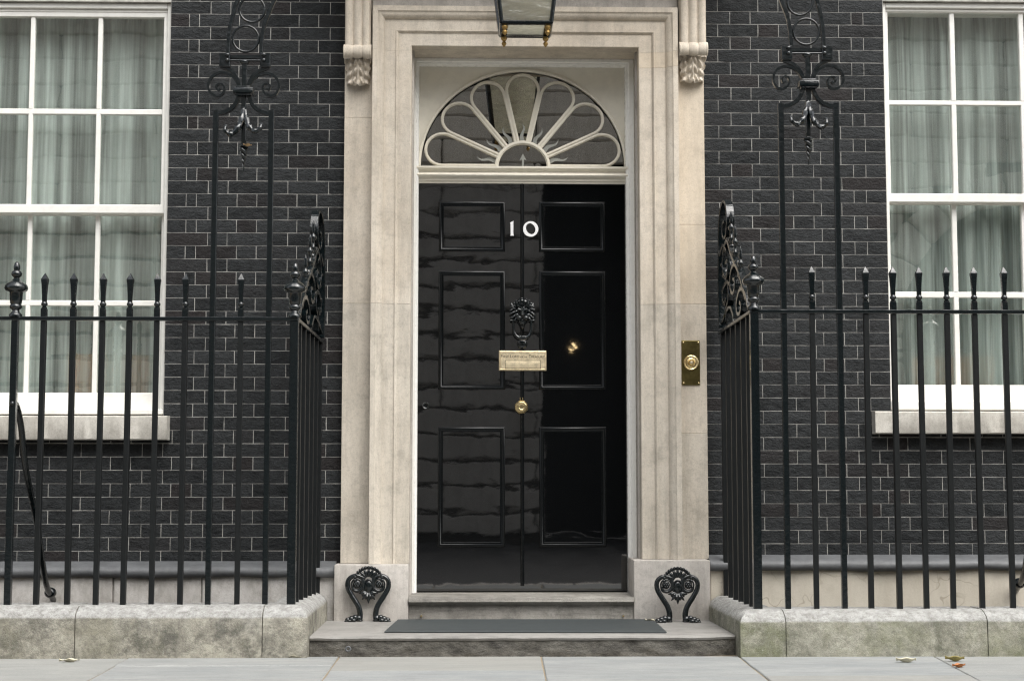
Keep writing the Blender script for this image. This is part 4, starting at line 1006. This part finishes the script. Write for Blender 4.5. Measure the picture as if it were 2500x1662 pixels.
# ------------------------------------------------------------------ lantern arch (overthrow) rising from both railings
arch = thing('lantern_arch', 'black wrought-iron lantern arch with rings and scrolls, rising from both railings', 'iron arch', (0, Y_RAIL, zt_l))
tops = {}
def overthrow(fm, side, zbase):
    def P(x, y, dy=0): px, py = fm(x, y); return at(px, py, Y_RAIL+dy)
    S = .2933/485                          # zoomed unit -> metres
    def flat(nm, pts, w_, t, n=7, dy=0, taper=None, mat='iron', parent=arch, bev=.002):
        m = MB(); m.sweep(catmull([P(*p_, dy) for p_ in pts], n), w_*S, t, taper=taper); return m.build(nm, mat, parent, bev if not taper else 0, smooth=40)
    for x in (230, 693):
        a = P(x, 940); m = MB(); m.box(a.x-.0138, a.x+.0138, Y_RAIL-.0138, Y_RAIL+.0138, zbase-.03, a.z+.012); m.build('upright', 'iron', arch, .002)
    flat('shoulder', [(215,948),(270,945),(340,920),(392,872),(425,800)], 33, .026); flat('shoulder', [(708,950),(652,948),(590,925),(538,880),(505,800)], 33, .026)
    m = MB()
    for x0, x1, y0, y1, dd in ((400,522,726,742,.030),(380,545,742,790,.038),(396,530,790,806,.030)):
        a, b = P(x0,y0), P(x1,y1); q0, q1 = sorted((a.x,b.x)); m.box(q0, q1, Y_RAIL-dd, Y_RAIL+dd, b.z+.0005, a.z-.0005)
    m.build('collar', 'iron_gloss', arch, .008, 40, 2)
    flat('brace', [(430,735),(404,650),(364,600),(316,574),(275,560)], 30, .024); flat('brace', [(492,735),(530,655),(578,604),(622,582),(675,560)], 30, .024)
    for x0, x1 in ((262,348),(602,685)):
        a, b = P(x0,450), P(x1,566); q0, q1 = sorted((a.x,b.x)); m = MB(); m.box(q0, q1, Y_RAIL-.022, Y_RAIL+.022, b.z, a.z); bl = m.build('cheek_block', 'iron', arch, .003)
        c = P((x0+x1)/2+(18 if x0 < 400 else -18), 502, -.026); m = MB(); m.ball(c, .0105, .009, .0105); m.ball(c+Vector((0,0,.028)), .013, .008, .008); m.build('bolt', 'iron_gloss', arch, smooth=60)
    flat('crossbar', [(345,480),(605,480)], 32, .020); m = MB(); m.tube([P(330,504,-.015), P(605,506,-.015)], .0055, 8); m.build('rod', 'iron', arch, smooth=50)
    flat('stem', [(468,535),(466,730)], 38, .024); m = MB(); m.ball(P(470,520), 45*S, .022, 27*S, 16, 10); m.build('knob', 'iron_gloss', arch, smooth=60)
    tp = lambda q: 1-.45*q
    flat('side_scroll', [(418,715),(386,655),(330,620),(265,608),(200,640),(165,710),(185,775),(230,803),(280,790),(300,742),(280,706),(246,706),(232,735),(250,756),(266,742)], 22, .022, 6, taper=tp)
    flat('side_scroll', [(508,715),(545,660),(600,625),(660,615),(725,645),(755,715),(735,780),(690,803),(645,790),(620,750),(628,712),(657,697),(682,720),(672,750),(652,744)], 22, .022, 6, taper=tp)
    flat('stem', [(461,800),(461,1205)], 36, .022)
    lt = lambda q: .7+.9*math.sin(math.pi*min(1,q*1.05))*.9-.5*q
    for pts in ([(459,905,-.012),(442,980,-.03),(415,1062,-.045),(352,1118,-.055),(306,1086,-.06),(312,1040,-.055)], [(463,905,-.012),(482,980,-.03),(502,1052,-.045),(552,1092,-.055),(598,1066,-.06),(606,1028,-.055)]):
        m = MB(); pp = catmull([P(*p_) for p_ in pts], 6); m.tube(pp, [ (10+15*math.sin(math.pi*min(1,i/(len(pp)-1)*.9+.1)))*S*(1+.16*math.sin(i*1.1)) for i in range(len(pp))], 7); m.build('leaf_hook', 'iron_gloss', arch, smooth=50)
    m = MB(); m.ball(P(461,925,-.012), 26*S, .014, 34*S); m.build('leaf_boss', 'iron_gloss', arch, smooth=60)
    m = MB(); c = P(460,1216); m.lathe(c, [(.002,-.012),(.014,-.010),(.024,-.002),(.024,.004),(.014,.010),(.004,.012)], 16); m.build('disc', 'iron_gloss', arch, smooth=50)
    m = MB(); zt, zb_2 = P(460,1232).z, P(456,1430).z
    for ph in (0, math.pi):
        m.tube([Vector((c.x+.0115*(1-i/46)*math.cos(ph+i*.30), Y_RAIL+.0115*(1-i/46)*math.sin(ph+i*.30), lerp(zt,zb_2,i/44))) for i in range(45)], [.0105*(1-i/47)+.0008 for i in range(45)], 7)
    m.build('twisted_drop', 'iron_gloss', arch, smooth=60)
    m = MB(); m.tube([P(*p_) for p_ in arc((477,325), 108, 0, 2*math.pi, 36)[:-1]], 11*S, 8, closed=True); m.build('ring', 'iron', arch, smooth=60)
    m = MB(); m.tube([P(*p_) for p_ in arc((530,82), 105, 0, 2*math.pi, 36)[:-1]], 11*S, 8, closed=True); m.build('ring', 'iron', arch, smooth=60)
    # the pair of curved bars, running on above the picture to the crown over the lantern
    crown = Vector((at(1282,50,Y_RAIL).x, Y_RAIL, 4.55))
    for pts, dz in (([(330,452),(336,330),(352,210),(382,90),(415,0)], .07), ([(605,452),(612,330),(634,210),(672,110),(720,0)], -.07)):
        v = [P(*p_) for p_ in pts]; e_ = v[-1]; q = crown+Vector((0,0,dz))
        sgn = 1 if crown.x > e_.x else -1
        v += [e_+Vector((sgn*.12,0,.24)), Vector((lerp(e_.x,q.x,.38), Y_RAIL, lerp(e_.z,q.z,.66))), Vector((lerp(e_.x,q.x,.68), Y_RAIL, lerp(e_.z,q.z,.92))), q]
        m = MB(); m.sweep(catmull(v, 7), 31*S, .024); m.build('arch_bar', 'iron', arch, .002)
    return crown
L0 = lambda x, y: (460+.2933*x, .2933*y)
R0 = lambda x, y: (1972.7-(x-461.5)*.2933*.99, .2933*y-17.3)
overthrow(L0, -1, zt_l); crown = overthrow(R0, 1, zt_r)
m = MB(); m.tube([crown+Vector((.075*math.cos(a),0,.075*math.sin(a))) for a in [2*math.pi*i/30 for i in range(30)]], .008, 8, closed=True); m.build('ring', 'iron', arch, smooth=60)

# ------------------------------------------------------------------ hanging lantern
lx = at(1283, 60, Y_RAIL).x; lz = at(1283, 88, Y_RAIL+.12).z; LH = .62
lan = thing('lantern', 'black framed glass lantern with brass drops hanging above the door', 'lantern', (lx, Y_RAIL, lz))
hb, ht = .126, .20
def lc(i, t_, k=1.0): h_ = lerp(hb, ht, t_)*k; return Vector((lx+(-1,1,1,-1)[i]*h_, Y_RAIL+(-1,-1,1,1)[i]*h_, lz+LH*t_))
for i in range(4):
    j = (i+1) % 4
    m = MB(); m.tube([lc(i,0), lc(i,1)], .0115, 6); m.build('corner_bar', 'iron_gloss', lan)
    m = MB(); m.tube([lc(i,0), lc(j,0)], .010, 6); m.build('bottom_bar', 'iron_gloss', lan)
    m = MB(); m.tube([lc(i,1), lc(j,1)], .016, 6); m.build('top_bar', 'iron_gloss', lan)
    a, b, c, d = lc(i,.01,.97), lc(j,.01,.97), lc(j,.99,.97), lc(i,.99,.97)
    m = MB(); nv = ((b-a).cross(d-a)).normalized()*.002; m.rings([[a-nv,b-nv,c-nv,d-nv],[a+nv,b+nv,c+nv,d+nv]]); m.build('pane', 'lantern_glass', lan)
    p_ = lc(i,0,.86); m = MB(); m.lathe(p_+Vector((0,0,-.056)), [(r_*1.0, h_*.72) for r_, h_ in [(.001,-.012),(.009,.002),(.0135,.014),(.009,.026),(.005,.032),(.012,.038),(.0165,.050),(.014,.064),(.006,.072),(.010,.076),(.010,.084)]], 14); m.build('brass_drop', 'gilt', lan, smooth=50)
m = MB(); 
for sgn in (-1,1):
    m.box(lx-hb*.97, lx+hb*.97, Y_RAIL+sgn*hb*.86-.014, Y_RAIL+sgn*hb*.86+.014, lz-.006, lz+.006); m.box(lx+sgn*hb*.86-.014, lx+sgn*hb*.86+.014, Y_RAIL-hb*.70, Y_RAIL+hb*.70, lz-.0055, lz+.0055)
m.build('base_frame', 'iron_gloss', lan)
m = MB(); m.box(lx-hb*.8, lx+hb*.8, Y_RAIL-hb*.8, Y_RAIL+hb*.8, lz-.002, lz+.002); m.build('bottom_pane', 'lantern_glass', lan)
m = MB(); m.rings([[lc(i,1,1.08)+Vector((0,0,.005)) for i in range(4)], [lc(i,1,.70)+Vector((0,0,.12)) for i in range(4)], [lc(i,1,.25)+Vector((0,0,.19)) for i in range(4)], [lc(i,1,.2)+Vector((0,0,.26)) for i in range(4)]]); m.build('roof', 'iron_gloss', lan, .006)
m = MB(); m.lathe((lx,Y_RAIL,lz+LH+.255), [(.035,0),(.02,.02),(.012,.05),(.012,max(.08,crown.z-lz-LH-.255-.078))], 14); m.build('hanger', 'iron_gloss', lan, smooth=50)
m = MB(); m.lathe((lx,Y_RAIL,lz+.12), [(.02,0),(.02,.06),(.04,.09),(.05,.16),(.035,.24),(.01,.27)], 16); m.build('bulb', 'cream_paint', lan, smooth=50)

# ------------------------------------------------------------------ fallen leaves
def leaf(p, rz, L, mat, label, up=.35, wd=.45):
    m = MB()
    def fn(u, v):
        q = v*2-1; hw = wd*L*math.sin(math.pi*min(.99,max(.01,u)))**.75*(1+.16*math.sin(u*22))*(.5)
        x = (u-.5)*L; y = q*hw; z = .003+up*L*.30*(abs(q)**1.6)+up*L*.25*(u-.5)**2*2+.004*math.sin(u*9+q*3)
        c, s = math.cos(rz), math.sin(rz); return Vector((p.x+x*c-y*s, p.y+x*s+y*c, p.z+z))
    m.grid(fn, 12, 6); k = len(m.v); m.v += [v+Vector((0,0,.0012)) for v in m.v[:k]]; m.f += [tuple(i+k for i in f[::-1]) for f in list(m.f)]
    o = m.build('fallen_leaf', mat, None, smooth=60); tag(o, label, 'leaf', 'fallen leaves')
leaf(atz(169,1615), .1, .095, 'leaf_pale', 'pale dry leaf on the paving below the left railing', .3)
leaf(atz(228,1603), -.1, .075, 'leaf_orange', 'curled orange leaf against the foot of the left plinth', .9)
leaf(atz(717,1605), -.15, .085, 'leaf_pale', 'pale thin leaf on the paving by the left end of the doorstep', .2)
leaf(atz(2212,1616), -.1, .095, 'leaf_pale', 'pale leaf on the paving below the right railing', .5)
leaf(atz(2331,1613), -.2, .090, 'leaf_olive', 'olive brown leaf at the foot of the right plinth', .6)
leaf(atz(2341,1628), .3, .070, 'leaf_orange', 'small orange leaf on the paving in front of the olive leaf', .5)
leaf(atz(1589,1517,ZS), -.5, .070, 'leaf_pale', 'small pale leaf between the mat and the right boot scraper', .4)
p = at(605, 357, Y_RAIL-.012); leaf(p+Vector((0,-.014,-.004)), .5, .045, 'leaf_brown', 'brown leaf caught on the disc of the left iron scrollwork', .5)

# ------------------------------------------------------------------ the building across the street (seen in the door and the window glass)
YO = -17.5
opp = thing('opposite_building', 'rusticated stone building across the street, mirrored in the glossy door and windows', 'building', (0, YO, 0))
m = MB(); DOOR_O = (.93, 4.3); ARC = (9.0, 3.6, 2.0)     # dark porch (x0,x1); arch centre x, springing z, radius
m.box(-26, DOOR_O[0], YO-.6, YO-.08, -.2, 9.3); m.box(DOOR_O[1], ARC[0]-ARC[2], YO-.6, YO-.08, -.2, 9.3); m.box(DOOR_O[0], DOOR_O[1], YO-.6, YO-.08, 6.4, 13)
m.box(ARC[0]+ARC[2], 26, YO-.6, YO-.08, -.2, 9.3); m.box(ARC[0]-ARC[2], ARC[0]+ARC[2], YO-.6, YO-.08, ARC[1]+ARC[2]+.05, 13)
body = m.build('wall', 'opposite_joint', opp)
CH = .42; pieces = {}
def oblock(x0, x1, z0, z1):
    jz = .030 if z0 < 5.4 else .004
    key = (round(x1-x0,2), round(z1-z0,2), jz)
    if key not in pieces:
        q = MB(); a, b = (x1-x0)/2-.010, (z1-z0)/2-jz; q.box(-a, a, -.10, .0, -b, b); pieces[key] = q.mesh('stone_block', 'opposite_stone', .03)
    link('stone_block', pieces[key], body, ((x0+x1)/2, YO+random.uniform(-.01,.01), (z0+z1)/2))
for r in range(22):
    z0 = r*CH; z1 = z0+CH; zc_ = (z0+z1)/2
    x = -12.0+(1.6 if r % 2 else 0)
    while x < 12:
        a, b = x, x+3.2; x += 3.2
        spans = [(a, b)]
        def cutout(spans, lo, hi):
            o = []
            for p_, q in spans:
                if q <= lo or p_ >= hi: o.append((p_, q))
                else:
                    if p_ < lo: o.append((p_, lo))
                    if q > hi: o.append((hi, q))
            return o
        if zc_ < 6.4: spans = cutout(spans, *DOOR_O)
        h_ = zc_-ARC[1]
        if h_ < ARC[2]+.55:
            hw = ARC[2]+.0 if h_ < 0 else math.sqrt(max((ARC[2]+.55)**2-h_*h_, 0)); spans = cutout(spans, ARC[0]-hw, ARC[0]+hw)
        for p_, q in spans:
            if q-p_ > .1: oblock(p_, q, z0, z1)
for i in range(13):
    a0, a1 = math.pi*i/13+.008, math.pi*(i+1)/13-.008; r0, r1 = ARC[2], ARC[2]+.53
    q = MB(); q.prism([(ARC[0]+r*math.cos(a), ARC[1]+r*math.sin(a)) for r, a in ((r0,a0),(r1,a0),(r1,(a0+a1)/2),(r1,a1),(r0,a1),(r0,(a0+a1)/2))], YO-.1, YO+.03); q.build('voussoir', 'opposite_stone', body, .03)
m = MB()
for z0, z1, d in ((9.24,9.5,.25),(9.5,9.75,.5)): m.box(-26, 26, YO-.1, YO+d, z0, z1)
m.box(-26, -12, YO-.1, YO, -.1, 9.2); m.box(12.6, 26, YO-.1, YO, -.1, 9.2)
m.build('cornice', 'opposite_stone', opp, .03)
m = MB(); m.box(DOOR_O[0]-.6, ARC[0]+ARC[2]+.6, YO-3.5, YO-3.3, -.1, 7); m.box(DOOR_O[0]-.7, DOOR_O[0]-.6, YO-3.4, YO-.6, -.1, 7); m.box(DOOR_O[1]+.6, DOOR_O[1]+.7, YO-3.4, YO-.6, -.1, 7); m.box(ARC[0]+ARC[2]+.6, ARC[0]+ARC[2]+.7, YO-3.4, YO-.6, -.1, 7); m.box(DOOR_O[0]-.6, ARC[0]+ARC[2]+.6, YO-3.4, YO-.6, 7, 7.1)
m.build('porch', 'dark_timber', opp)
m = MB(); cx, cz2 = 1.47, 3.22
m.box(cx-.04, cx+.04, YO-.75, YO-.67, cz2-.05, cz2+.05); lit = m.build('porch_lamp', 'lamp_glow', opp, .02)
